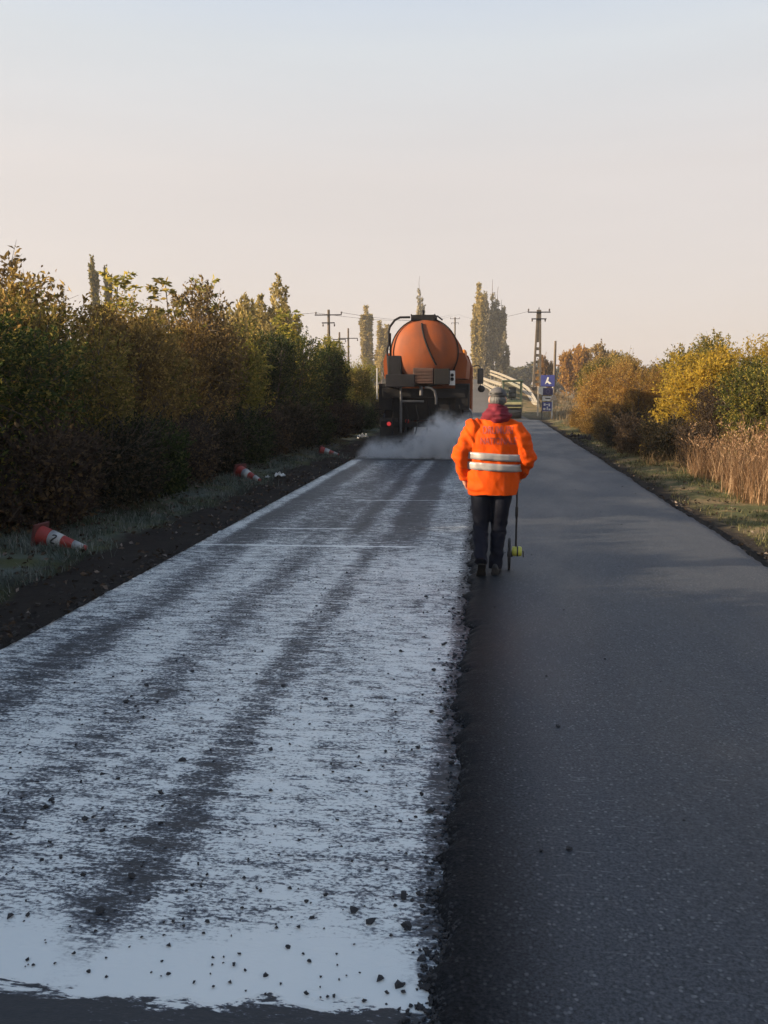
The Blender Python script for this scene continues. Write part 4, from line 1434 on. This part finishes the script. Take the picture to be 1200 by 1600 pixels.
def lattice_pole(x_, y_, h, label, rz=0.0):
    t = thing('power_pole', label, 'power pole', (x_, y_, float(gz(x_, y_)) - .1), rz, GP)
    for sx_ in (-1, 1):
        MB().loft([[(sx_ * .30 - .09, -.12, 0), (sx_ * .30 + .09, -.12, 0), (sx_ * .30 + .09, .12, 0), (sx_ * .30 - .09, .12, 0)],
                   [(sx_ * .11 - .07, -.09, h), (sx_ * .11 + .07, -.09, h), (sx_ * .11 + .07, .09, h), (sx_ * .11 - .07, .09, h)]], False).build('leg', CONCRETE, t)
    n_ = int(h * .62 / .55)
    for k in range(n_):
        z_ = .5 + k * .55
        hw = .30 - .19 * z_ / h - .07
        MB().box((0, 0, z_), (hw * 2, .16, .24)).build('rung', CONCRETE, t)
    MB().box((0, 0, h * .81), (.24, .15, h * .38)).build('web', CONCRETE, t)
    for z_, w_ in ((h - .2, 1.9), (h - .75, 1.25)):
        MB().box((0, -.13, z_), (w_, .09, .09)).build('crossarm', DGREY, t, .01)
        for x2 in (-w_ / 2 + .08, w_ / 2 - .08):
            insul(t, x2, z_ + .04, z_ < h - .5)
    MB().tube([(0, 0, h), (0, 0, h + .2)], .035, 8).build('finial', DGREY, t)
    return t


def plain_pole(x_, y_, h, r_, arms, label, mat):
    t = thing('power_pole', label, 'power pole', (x_, y_, float(gz(x_, y_)) - .1), 0, GP)
    MB().tube([(0, 0, 0), (0, 0, h)], [r_, r_ * .65], 12).build('shaft', mat, t)
    for z_, w_, dn in arms:
        MB().box((0, -r_ - .03, z_), (w_, .08, .09)).build('crossarm', DGREY, t, .01)
        for x2 in (-w_ / 2 + .06, w_ / 2 - .06):
            insul(t, x2, z_ + .03 if not dn else z_ - .03, dn)
    return t


WOODP = simple('weathered_wood', (.13, .10, .07), .9, dirt=(.06, .045, .035), scale=3, bump=.4)
lattice_pole(4.25, 70, 7.0, 'tall concrete lattice pole with crossarms right of the poplar group', R(6))
plain_pole(6.1, 75, 4.9, .15, [], 'short bare post without crossarms behind the blue sign boards', WOODP)
plain_pole(-6.5, 165, 13.4, .24, [(13.1, 1.9, False), (12.3, 1.5, True)], 'pole with a small curved crossarm just right of the tank', CONCRETE)
plain_pole(-13.3, 68, 8.2, .17, [(7.75, 2.3, False), (7.1, 1.1, True)], 'wide armed pole standing out over the hedge left of the tanker', WOODP)
plain_pole(-16.4, 90, 8.0, .15, [(7.2, 1.5, True)], 'left one of the two short poles over the hedge left of the tanker', WOODP)
plain_pole(-15.4, 90, 8.3, .15, [(7.2, 2.2, True)], 'right one of the two short poles over the hedge left of the tanker', WOODP)


def wire(a, bb, sag, label):
    A, B = Vector(a), Vector(bb)
    P = [A.lerp(B, t) - Vector((0, 0, 4 * sag * t * (1 - t))) - A for t in np.linspace(0, 1, 17)]
    o = MB().tube(P, .014, 5).build('power_line', DGREY, None, loc=a)
    return tag(o, label, 'power line', 'wires of the power line')


wire((-12.2, 68, 8.05), (-5.8, 165, 16.2), .9, 'thin upper wire from the wide armed pole to the pole beside the tank')
wire((-14.4, 68, 8.05), (-7.2, 165, 16.2), .9, 'thin lower wire from the wide armed pole to the pole beside the tank')
wire((-5.8, 165, 16.2), (3.4, 70, 8.15), .8, 'thin wire crossing in front of the tall poplars to the lattice pole')
wire((-14.4, 68, 8.05), (-40, 60, 7.6), .6, 'thin wire running left behind the hedge from the wide armed pole')

# ------------------------------------------------------------------ fallen traffic cones and litter
C_RED = simple('cone_red', (.30, .030, .022), .5, dirt=(.2, .03, .025), scale=7)
C_WHITE = simple('cone_white', (.40, .41, .41), .45, dirt=(.3, .3, .29), scale=7)


def cone(label, loc, rot, h=.70):
    t = thing('traffic_cone', label, 'traffic cone', loc, 0, 'fallen traffic cones on the left verge')
    t.rotation_euler = rot
    k = h / .7

    def rad(z_):
        return (.135 - .105 * z_ / .7) * k
    MB().box((0, 0, .015), (.33 * k, .33 * k, .03)).build('base', simple_base, t, .012)
    zs = np.linspace(.03, .70, 12)
    MB().lathe([(rad(z_), z_ * k) for z_ in zs] + [(rad(.7) * .6, .705 * k)], 'Z', (0, 0, 0), 28).build('body', C_RED, t)
    for z0, z1 in ((.19, .36), (.52, .665)):
        MB().lathe([(rad(z0) + .001, z0 * k), (rad(z0) + .004, z0 * k), (rad(z1) + .004, z1 * k), (rad(z1) + .001, z1 * k)], 'Z', (0, 0, 0), 28, True, False).build('white_band', C_WHITE, t)
    return t


simple_base = simple('cone_base', (.10, .02, .018), .7, dirt=(.04, .02, .018))


def lie(az, h=.7):
    """lie a cone on the ground with its tip towards azimuth az"""
    tilt = math.atan2(.19 - .03, .70)
    d = Vector((math.cos(az) * math.cos(tilt), math.sin(az) * math.cos(tilt), -math.sin(tilt)))
    return d.to_track_quat('Z', 'X').to_euler()


z0 = float(gz(-5.2, 8.7))
c1 = cone('fallen red and white cone nearest the camera, with a dark number on its white band', (-5.16, 8.62, z0 + .10), lie(R(-4)), .62)
# the figure 2 printed on the lower white band
k1 = .62 / .7
fig = [(-.5, .72), (-.32, .95), (.0, 1.0), (.32, .92), (.42, .68), (.3, .42), (0, .1), (-.3, -.3), (-.48, -.62), (-.5, -.95), (.0, -.97), (.5, -.95)]
M3 = c1.rotation_euler.to_matrix()
toc = M3.inverted() @ Vector((.45, -1, .18))
a0 = math.atan2(toc.y, toc.x)
V, Fs = [], []
for i, (px_, py_) in enumerate(fig):
    dx, dy = np.array(fig[min(i + 1, 11)]) - np.array(fig[max(i - 1, 0)])
    l_ = math.hypot(dx, dy)
    nx, ny = -dy / l_ * .2, dx / l_ * .2
    for s_ in (-1, 1):
        u_, v_ = px_ + nx * s_, py_ + ny * s_
        # upright in the photo: figure's up is across the cone, its right along the axis
        z_ = .275 + u_ * .055
        rr = ((.135 - .105 * z_ / .7) + .0075) * k1
        a = a0 - v_ * .052 / rr
        V.append((rr * math.cos(a), rr * math.sin(a), z_ * k1))
for i in range(11):
    Fs.append((2 * i, 2 * i + 1, 2 * i + 3, 2 * i + 2))
me = bpy.data.meshes.new('number')
me.from_pydata(V, [], Fs)
wb = [c for c in c1.children if c.name.startswith('white_band')][0]
link('number', me, BLACKM, wb)
z0 = float(gz(-5.0, 15.9))
cone('fallen cone lying beside the middle of the hedge, tip towards the road', (-5.05, 16.0, z0 + .16), lie(R(-32)), .66)
z0 = float(gz(-4.5, 22.1))
cone('small looking farthest fallen cone on the verge near the tanker', (-4.6, 22.1, z0 + .15), lie(R(-8)), .56)

LIT = simple('white_plastic', (.62, .63, .62), .45, dirt=(.4, .4, .39))


def scrap(seed, x_, y_, s_, label, mat=LIT, name='plastic_scrap', cat='litter'):
    r_ = np.random.default_rng(seed)
    n_ = 6
    V = [((i / n_ - .5) * s_ + r_.normal() * s_ * .05, (j / n_ - .5) * s_ * .7 + r_.normal() * s_ * .05, abs(r_.normal()) * s_ * .16 + .25 * s_ * math.exp(-((i - 3) ** 2 + (j - 3) ** 2) / 5)) for j in range(n_ + 1) for i in range(n_ + 1)]
    V = V + [(a, b_, c_ - .012) for a, b_, c_ in V]
    Fs = []
    o_ = (n_ + 1) ** 2
    for j in range(n_):
        for i in range(n_):
            k_ = j * (n_ + 1) + i
            Fs.append((k_, k_ + 1, k_ + n_ + 2, k_ + n_ + 1))
            Fs.append((o_ + k_, o_ + k_ + n_ + 1, o_ + k_ + n_ + 2, o_ + k_ + 1))
    o = MB().add(V, Fs, False).build(name, mat, None, loc=(x_, y_, float(gz(x_, y_)) + .02), rot=(0, 0, r_.random() * 6))
    return tag(o, label, cat)


scrap(1, -4.28, 16.4, .20, 'larger crumpled white plastic scrap to the right of the second fallen cone')
scrap(2, -4.62, 16.6, .12, 'tiny white plastic scrap just off the tip of the second fallen cone')
scrap(3, -4.45, 29.0, .40, 'white plastic scrap by the hedge foot left of the tanker')
scrap(4, 3.55, 29.6, .55, 'dark flat clod of soil at the edge of the right verge', simple('clod', (.03, .022, .02), .95, dirt=(.05, .04, .03), bump=.5), 'soil_clod', 'clod')
scrap(6, 3.25, 31.2, .5, 'small dark clod of soil just beyond the larger one on the right verge', bpy.data.materials['clod'], 'soil_clod', 'clod')

# ------------------------------------------------------------------ the worker
PX, PY, PZ = .09, 7.85, TOP + .006
SKIN = simple('skin', (.50, .27, .19), .55, dirt=(.38, .17, .12), dirt_amt=.5, scale=14, bump=.1, spec=.35)


def ring(c, hw, hd, n=28, p=2.3):
    out = []
    for k in range(n):
        a = 2 * math.pi * k / n
        ca, sa = math.cos(a), math.sin(a)
        q = (abs(ca) ** p + abs(sa) ** p) ** (-1 / p)
        out.append(Vector(c) + Vector((hw * q * ca, hd * q * sa, 0)))
    return out


L_SH, L_EL, L_WR = (-.20, -.01, 1.45), (-.325, -.05, 1.17), (-.285, .08, .955)
R_SH, R_EL, R_WR = (.20, -.01, 1.44), (.315, -.05, 1.16), (.268, .13, .975)
GX, GY = .235, .215      # where the measuring wheel's handle is held
b = MB()
b.ell((.02, .03, 1.725), (.073, .093, .112), 24, 18)
b.ell((.02, .058, 1.662), (.056, .062, .058), 18, 12)
b.ell((.02, .128, 1.71), (.014, .022, .028), 12, 8)
b.ell((.02, .118, 1.668), (.026, .012, .012), 12, 8)
b.ell((.02, .112, 1.755), (.05, .018, .012), 12, 8)
for s_ in (-1, 1):
    b.ell((.02 + s_ * .077, .022, 1.715), (.011, .024, .034), 12, 8)
b.tube([(0, -.01, 1.44), (.008, .0, 1.55), (.016, .015, 1.67)], [.065, .06, .058], 16)
b.loft([ring((-.01, 0, .80), .16, .11), ring((0, 0, 1.0), .155, .105), ring((0, 0, 1.25), .185, .12), ring((0, 0, 1.42), .17, .10), ring((0, 0, 1.5), .07, .06)])
for S, E_, W_ in ((L_SH, L_EL, L_WR), (R_SH, R_EL, R_WR)):
    b.tube([S, Vector(S).lerp(Vector(E_), .5), E_, Vector(E_).lerp(Vector(W_), .5), W_], [.055, .05, .042, .040, .030], 14)
    b.tube([(S[0] * .5, 0, 1.42), S], [.06, .055], 12)
# left hand hanging, fingers half curled
b.tube([L_WR, (-.278, .10, .925), (-.272, .118, .885)], [.026, .034, .030], 14)
for k, (dx, ln) in enumerate(((-.026, .062), (-.010, .075), (.008, .072), (.024, .058))):
    p0 = Vector((-.272 + dx * .35, .118 + dx, .890))
    b.tube([p0, p0 + Vector((.004, .006, -ln * .5)), p0 + Vector((.016, .006, -ln * .85)), p0 + Vector((.030, .002, -ln * .95))], [.0095, .009, .008, .0065], 8)
b.tube([(-.268, .135, .93), (-.252, .152, .905), (-.244, .156, .878)], [.012, .0105, .008], 8)
# right hand closed round the handle
b.tube([R_WR, (.264, .165, .962), (.262, .195, .945)], [.027, .033, .030], 14)
for k, (zz, ln) in enumerate(((.972, 4.0), (.950, 4.3), (.928, 4.15), (.907, 3.7))):
    pth = []
    for t in np.linspace(0, 1, 7):
        a = -.5 + ln * t
        rr = .027 - .004 * t
        pth.append((GX + rr * math.cos(a), GY + rr * math.sin(a), zz - .004 * t))
    b.tube(pth, [.0100, .0100, .0095, .009, .0085, .008, .0065], 8)
    b.tube([(.262, .190, zz), pth[0]], [.014, .010], 8)
b.tube([(.262, .185, .975), (.245, .185, .985), (.222, .192, .985), (.212, .208, .978)], [.014, .012, .0105, .008], 8)
L_HIP, L_KN, L_AN = (-.115, 0, .86), (-.12, .05, .47), (-.112, -.20, .20)
R_HIP, R_KN, R_AN = (.085, 0, .86), (.06, .06, .47), (.035, .03, .095)
for H_, K_, A_ in ((L_HIP, L_KN, L_AN), (R_HIP, R_KN, R_AN)):
    b.tube([H_, Vector(H_).lerp(Vector(K_), .5), K_, Vector(K_).lerp(Vector(A_), .35), A_], [.085, .07, .052, .052, .036], 14)
    b.tube([A_, Vector(A_) + Vector((0, .06, -.05))], [.036, .034], 12)
man = b.build('person', SKIN, None, loc=(PX, PY, PZ))
md = man.modifiers.new('skin', 'REMESH')
md.mode = 'VOXEL'
md.voxel_size = .0055
md.use_smooth_shade = True
bake(man)
if man.data.materials[0] is not SKIN:
    man.data.materials[0] = SKIN
tag(man, 'person in orange hi vis jacket and dark trousers walking away with a measuring wheel', 'person')
EYE = simple('eye', (.55, .54, .52), .2, dirt=(.3, .3, .3))
for s_ in (-1, 1):
    MB().ell((.02 + s_ * .03, .104, 1.735), (.013, .012, .011), 12, 8).build('eye', EYE, man)


def cloth(name, mb, mat, voxel, smooth, fold, parent=man):
    o = mb.build(name, mat, parent)
    m1 = o.modifiers.new('r', 'REMESH')
    m1.mode = 'VOXEL'
    m1.voxel_size = voxel
    m1.use_smooth_shade = True
    m2 = o.modifiers.new('s', 'SMOOTH')
    m2.factor = .5
    m2.iterations = smooth
    bake(o)
    me = o.data
    n = len(me.vertices)
    Vv = np.empty(n * 3, np.float32)
    me.vertices.foreach_get('co', Vv)
    Nn = np.empty(n * 3, np.float32)
    me.vertices.foreach_get('normal', Nn)
    Vv, Nn = Vv.reshape(-1, 3), Nn.reshape(-1, 3)
    Vv = Vv + Nn * fold(Vv[:, 0], Vv[:, 1], Vv[:, 2])[:, None]
    me.vertices.foreach_set('co', Vv.astype(np.float32).ravel())
    me.update()
    if len(me.materials) == 0:
        me.materials.append(mat)
    return o


def cloth_mat(name, col, dark):
    g = G(name)
    n = g.noise(scale=5, detail=4)
    wv = g.noise(scale=420, detail=2)
    c = g.mix(g.m('MULTIPLY', g.step(n, .4, .72), .5), col, dark)
    return g.bsdf(c, .72, 0, g.bump(g.m('ADD', wv, g.m('MULTIPLY', g.noise(scale=38, detail=4), .8)), .5, .003), .12)


JACK = cloth_mat('jacket_orange', (.68, .080, .003), (.48, .045, .004))
b = MB()
b.loft([ring((-.008, 0, .795), .238, .150), ring((-.006, 0, .88), .243, .158), ring((-.004, 0, 1.0), .240, .160), ring((0, -.005, 1.15), .243, .162), ring((0, -.01, 1.30), .245, .158), ring((0, -.012, 1.40), .232, .140),
        ring((0, -.008, 1.47), .195, .115), ring((.004, 0, 1.53), .135, .092), ring((.008, .004, 1.57), .10, .085)])
for S, E_, W_ in ((L_SH, L_EL, L_WR), (R_SH, R_EL, R_WR)):
    S, E_, W_ = Vector(S), Vector(E_), Vector(W_)
    b.tube([(S.x * .55, 0, 1.45), S * 1.0, S.lerp(E_, .35), S.lerp(E_, .75), E_, E_.lerp(W_, .4), E_.lerp(W_, .85), W_], [.09, .098, .098, .094, .090, .080, .062, .056], 20)


def jack_fold(x, y, z):
    d1 = vnoise(x * 9 + z * 6 + 20, z * 7 - x * 5 + 9)
    d2 = vnoise((x + z * .7) * 16 + 40, (z - x * .4) * 7)
    d3 = vnoise(x * 14 + y * 11 + 3, z * 3.2 + 5)
    arm = sstep(.235, .29, np.abs(x)) * sstep(.85, 1.0, z)
    side = sstep(-.02, -.20, x) if False else sstep(.02, .20, -x)
    hem = sstep(.86, .80, z)
    f = (d1 - .5) * .024 + (np.abs(d2 - .5) * -.040 + .010) * (.35 + .65 * np.maximum(side, arm)) + (d3 - .5) * .020
    f += arm * .005 * np.sin(z * 62 + x * 20 + d1 * 5)
    f += -.008 * np.exp(-((z - .855 - .02 * np.sin(x * 9)) / .012) ** 2) * side
    return f - .006 * hem


jk = cloth('jacket', b, JACK, .0105, 5, jack_fold)
dg = bpy.context.evaluated_depsgraph_get()
bm_t = BVHTree.FromPolygons([v.co for v in jk.data.vertices], [tuple(p.vertices) for p in jk.data.polygons])


def surf(ang, z_, off):
    """outermost torso point at an angle, seen from the body's axis"""
    o_ = Vector((0, -.0, z_))
    d_ = Vector((math.cos(ang), math.sin(ang), 0))
    h_ = bm_t.ray_cast(o_, d_)
    p_ = h_[0]
    return None if p_ is None else p_ + d_ * off


g = G('reflective_tape')
nn = g.noise(scale=60, detail=3)
TAPE = g.bsdf(g.mix(nn, (.30, .28, .275), (.40, .375, .36)), .38, .15, g.bump(nn, .3, .002))
for zc, hw in ((1.178, .034), (1.080, .036)):
    rings = []
    N_ = 72
    V, Fs = [], []
    for j, (dz, off) in enumerate(((-hw, .001), (-hw, .007), (-hw * .4, .008), (hw * .4, .008), (hw, .007), (hw, .001))):
        for k in range(N_):
            a = 2 * math.pi * k / N_
            zz = zc + dz - .012 * math.cos(a)
            rr = []
            for da in (-.07, 0, .07):
                q = surf(a + da, zz, 0)
                rr.append(math.hypot(q.x, q.y) if q else .2)
            rad_ = min(max(rr), .262)
            V.append((math.cos(a) * (rad_ + off), math.sin(a) * (rad_ + off), zz))
    for j in range(5):
        for k in range(N_):
            k2 = (k + 1) % N_
            Fs.append((j * N_ + k, j * N_ + k2, (j + 1) * N_ + k2, (j + 1) * N_ + k))
    MB().add(V, Fs, True).build('reflective_stripe', TAPE, jk)

# purple print on the back
PRINT = simple('print_purple', (.24, .042, .05), .75, dirt=(.36, .06, .02), dirt_amt=.8, scale=22)
for txt, zc, x0, x1, hh in (('DRUMURI', 1.435, -.115, .165, .072), ('NATIONALE', 1.333, -.135, .205, .066)):
    cu = bpy.data.curves.new('print', 'FONT')
    cu.body = txt
    cu.resolution_u = 3
    cu.align_x = 'CENTER'
    cu.offset = .004
    to = bpy.data.objects.new('print', cu)
    COL.objects.link(to)
    bpy.context.view_layer.update()
    me = bpy.data.meshes.new_from_object(to.evaluated_get(bpy.context.evaluated_depsgraph_get()))
    bpy.data.objects.remove(to)
    n = len(me.vertices)
    Vv = np.empty(n * 3, np.float32)
    me.vertices.foreach_get('co', Vv)
    Vv = Vv.reshape(-1, 3)
    import bmesh
    mn, mx = Vv.min(0), Vv.max(0)
    bmx = bmesh.new()
    bmx.from_mesh(me)
    bmesh.ops.triangulate(bmx, faces=bmx.faces[:])
    for _ in range(2):
        long = [e_ for e_ in bmx.edges if e_.calc_length() > .12]
        if long:
            bmesh.ops.subdivide_edges(bmx, edges=long, cuts=2)
            bmesh.ops.triangulate(bmx, faces=bmx.faces[:])
    for v in bmx.verts:
        x_ = x0 + (v.co.x - mn[0]) / (mx[0] - mn[0]) * (x1 - x0)
        z_ = zc + ((v.co.y - mn[1]) / (mx[1] - mn[1]) - .5) * hh
        h_ = bm_t.ray_cast(Vector((x_, -.6, z_)), Vector((0, 1, 0)))
        v.co = Vector((x_, (h_[0].y if h_[0] else -.15) - .007, z_))
    bmx.to_mesh(me)
    bmx.free()
    link('back_print', me, PRINT, jk)

COLLAR = cloth_mat('collar_maroon', (.17, .022, .035), (.08, .012, .02))
b = MB()
b.loft([ring((.01, .0, 1.50), .120, .100, 24, 2), ring((.012, -.008, 1.54), .145, .128, 24, 2), ring((.016, -.012, 1.58), .140, .128, 24, 2), ring((.018, -.004, 1.62), .112, .112, 24, 2), ring((.02, .006, 1.655), .094, .100, 24, 2), ring((.02, .01, 1.668), .084, .092, 24, 2)])
cloth('collar', b, COLLAR, .009, 2, lambda x, y, z: (vnoise(x * 22 + 5, z * 30) - .5) * .02 + (vnoise(x * 9 + y * 14, z * 60) - .5) * .016)
g = G('grey_hair')
nn = g.noise((90, 90, 14), 1, 4)
HAIR = g.bsdf(g.mix(nn, (.06, .06, .06), (.125, .12, .12)), .6, 0, g.bump(nn, .8, .006))
b = MB()
b.ell((.02, .008, 1.715), (.080, .090, .070), 24, 14)
cloth('hair', b, HAIR, .007, 1, lambda x, y, z: (vnoise(x * 120, z * 40) - .5) * .006 - .02 * sstep(.02, .06, y))
CAP = cloth_mat('cap_grey', (.12, .115, .118), (.07, .07, .075))
b = MB()
dome = [((.090, .108)[0] * math.cos(a), a) for a in np.linspace(0, 1.45, 8)]
b.loft([ring((.02, .022, 1.752 + .088 * math.sin(a)), .086 * math.cos(a) + .002, .106 * math.cos(a) + .002, 28, 2.1) for a in np.linspace(0, 1.5, 9)])
capo = cloth('cap', b, CAP, .007, 2, lambda x, y, z: (vnoise(x * 30, z * 30 + y * 20) - .5) * .005)
b = MB()
b.loft([[(.02 + .066 * math.cos(a) * k_, .115 + .085 * math.sin(a) * k_, 1.764 - .012 * k_ * math.sin(a) + dz) for a in np.linspace(0, math.pi, 14)] for k_, dz in ((.5, -.004), (1, -.004), (1, .004), (.5, .004))], True)
b.build('visor', CAP, capo)
V, Fs = [], []
for k in range(15):
    a = math.radians(215 + k * 6)
    for zz, off in ((1.770, .0), (1.770, .005), (1.787, .005), (1.787, .0)):
        V.append((.02 + (.089 + off) * math.cos(a), .022 + (.109 + off) * math.sin(a), zz))
for k in range(14):
    for j in range(3):
        Fs.append((k * 4 + j, (k + 1) * 4 + j, (k + 1) * 4 + j + 1, k * 4 + j + 1))
MB().add(V, Fs).build('cap_strap', BLACKM, capo)

TROU = cloth_mat('trousers_navy', (.009, .011, .020), (.013, .014, .022))
b = MB()
b.loft([ring((-.015, 0, .80), .198, .135), ring((-.015, 0, .88), .20, .138), ring((-.012, 0, .98), .19, .13)])
for H_, K_, A_, gap in ((L_HIP, L_KN, L_AN, .0), (R_HIP, R_KN, R_AN, 0)):
    H_, K_, A_ = Vector(H_), Vector(K_), Vector(A_)
    b.tube([H_ + Vector((0, 0, .03)), H_.lerp(K_, .25), H_.lerp(K_, .6), K_, K_.lerp(A_, .3), K_.lerp(A_, .7), A_.lerp(K_, -.13)], [.108, .105, .092, .078, .076, .072, .070], 20)


def tr_fold(x, y, z):
    d = vnoise(x * 10 + y * 8 + 4, z * 9 + y * 6)
    k = np.exp(-((z - .47) / .09) ** 2) + np.exp(-((z - .20) / .07) ** 2)
    return (d - .5) * .014 + k * .006 * np.sin(z * 75 + d * 6 + x * 25) - .004


cloth('trousers', b, TROU, .0105, 3, tr_fold)
SHOE = simple('shoe_black', (.013, .013, .014), .5, dirt=(.05, .045, .04), scale=10)


def shoe(loc, rot):
    # pivot at the ball of the foot
    prof = [(-.185, .030, .060, .052), (-.175, .036, .060, .085), (-.13, .037, .058, .100), (-.08, .036, .050, .088), (-.03, .042, .042, .070), (.03, .047, .036, .055), (.075, .040, .030, .042), (.098, .022, .024, .03)]
    b_ = MB()
    b_.loft([[Vector((hw * math.cos(a), y_, .028 + max(-.004, (hz if math.sin(a) > 0 else .02) * math.sin(a)))) for a in np.linspace(0, 2 * math.pi, 17)[:-1]] for y_, hw, zc, hz in prof])
    o = b_.build('shoe', SHOE, man, loc=loc, rot=rot)
    s_ = MB().loft([[(hw * 1.06, y_, 0), (hw * 1.06, y_, .026), (-hw * 1.06, y_, .026), (-hw * 1.06, y_, 0)] for y_, hw, zc, hz in prof], False)
    s_.build('sole', RUBBER, o, .003)
    return o


shoe((-.105, -.085, .010), (R(-44), 0, R(3)))
shoe((.045, .135, .001), (0, 0, R(-5)))

# ------------------------------------------------------------------ measuring wheel in the right hand
WX, WY = .262, 8.05
mw = thing('measuring_wheel', 'black measuring wheel with a yellow hub counter, pushed along by the worker', 'measuring wheel', (WX, WY, TOP + .007))
WR = .165
tyre = MB().lathe([(WR - .018, -.009), (WR - .003, -.011), (WR, 0), (WR - .003, .011), (WR - .018, .009)], 'X', (0, 0, WR), 40, True, False)
wo_ = tyre.build('wheel', RUBBER, mw)
MB().lathe([(WR - .03, -.007), (WR - .014, -.007), (WR - .014, .007), (WR - .03, .007), (WR - .03, -.007)], 'X', (0, 0, WR), 40, True, False).build('rim', BLACKM, wo_)
for k in range(5):
    a = 2 * math.pi * k / 5 + .3
    MB().tube([(0, 0, WR), (0, (WR - .02) * math.cos(a), WR + (WR - .02) * math.sin(a))], .007, 6).build('spoke', BLACKM, wo_)
MB().lathe([(.03, -.02), (.03, .035)], 'X', (0, 0, WR), 16).build('hub', BLACKM, mw)
YEL = simple('counter_yellow', (.50, .50, .08), .4, dirt=(.3, .3, .06))
ct = MB().lathe([(.02, .025), (.046, .03), (.05, .045), (.05, .115), (.042, .125), (.01, .127)], 'X', (0, 0, WR + .03), 20).build('counter', YEL, mw)
MB().lathe([(.052, .074), (.053, .078), (.053, .084), (.052, .088)], 'X', (0, 0, WR + .03), 20, True, False).build('counter_seam', BLACKM, ct)
MB().tube([(.118, 0, WR + .03), (.14, 0, WR + .03), (.142, 0, WR - .03)], .008, 6).build('kickstand', BLACKM, mw)
hx, hy, hz = PX + GX - WX, PY + GY - WY, PZ - TOP - .007
low = Vector((.066, -.002, WR + .02))
hi = Vector((hx, hy, .99 + hz))
hi2 = low + (hi - low) * 1.03
MB().tube([low, low.lerp(hi2, .5)], .011, 10).build('shaft', BLACKM, mw)
MB().tube([low.lerp(hi2, .44), low.lerp(hi2, .56)], .016, 10).build('shaft_clamp', BLACKM, mw)
MB().tube([low.lerp(hi2, .54), low.lerp(hi2, .9)], .0095, 10).build('shaft', BLACKM, mw)
MB().tube([low.lerp(hi2, .84), hi2], .0165, 12).build('grip', RUBBER, mw)

# ------------------------------------------------------------------ steam behind the spray bar
g = G('steam')
x, y, z = g.xyz()
n1 = g.noise(scale=1.9, detail=5, rough=.6, dist=.6)
n2 = g.noise(scale=4.5, detail=4, rough=.6, off=(3, 3, 3))
prof = g.ramp(g.m('DIVIDE', g.m('ADD', x, 3.4), 3.6), [(0.0, .0), (.08, .30), (.32, .32), (.45, .60), (.60, .95), (.75, .90), (.9, .75), (1.0, 0.0)])
hgt = g.m('MULTIPLY', prof, g.m('ADD', .55, g.m('MULTIPLY', n1, 1.1)))
fz = g.step(g.m('SUBTRACT', hgt, z), -.28, .55)
fy = g.m('MULTIPLY', g.step(y, 20.75, 20.98), g.step(y, 21.7, 22.3, 1, 0))
den = g.m('MULTIPLY', g.m('MULTIPLY', fz, fy), g.step(n2, .36, .66))
vol = g.new('ShaderNodeVolumePrincipled')
vol.inputs['Color'].default_value = (.99, .99, .99, 1)
vol.inputs['Anisotropy'].default_value = .2
g.put(vol.inputs['Density'], g.m('MULTIPLY', den, 9.0))
g.nt.links.new(vol.outputs[0], g.out.inputs['Volume'])
sm = MB().box((-1.62, 21.5, .80), (3.6, 1.64, 1.56))
so_ = sm.build('steam', g.mat)
tag(so_, kind='stuff')

# ------------------------------------------------------------------ morning haze
HAZE = .0006
if HAZE:
    g = G('haze')
    vol = g.new('ShaderNodeVolumePrincipled')
    vol.inputs['Color'].default_value = (.97, .97, .97, 1)
    vol.inputs['Density'].default_value = HAZE
    vol.inputs['Anisotropy'].default_value = .35
    g.nt.links.new(vol.outputs[0], g.out.inputs['Volume'])
    hz_ = MB().box((0, 250, 13), (900, 660, 36)).build('haze', g.mat)
    tag(hz_, kind='stuff')
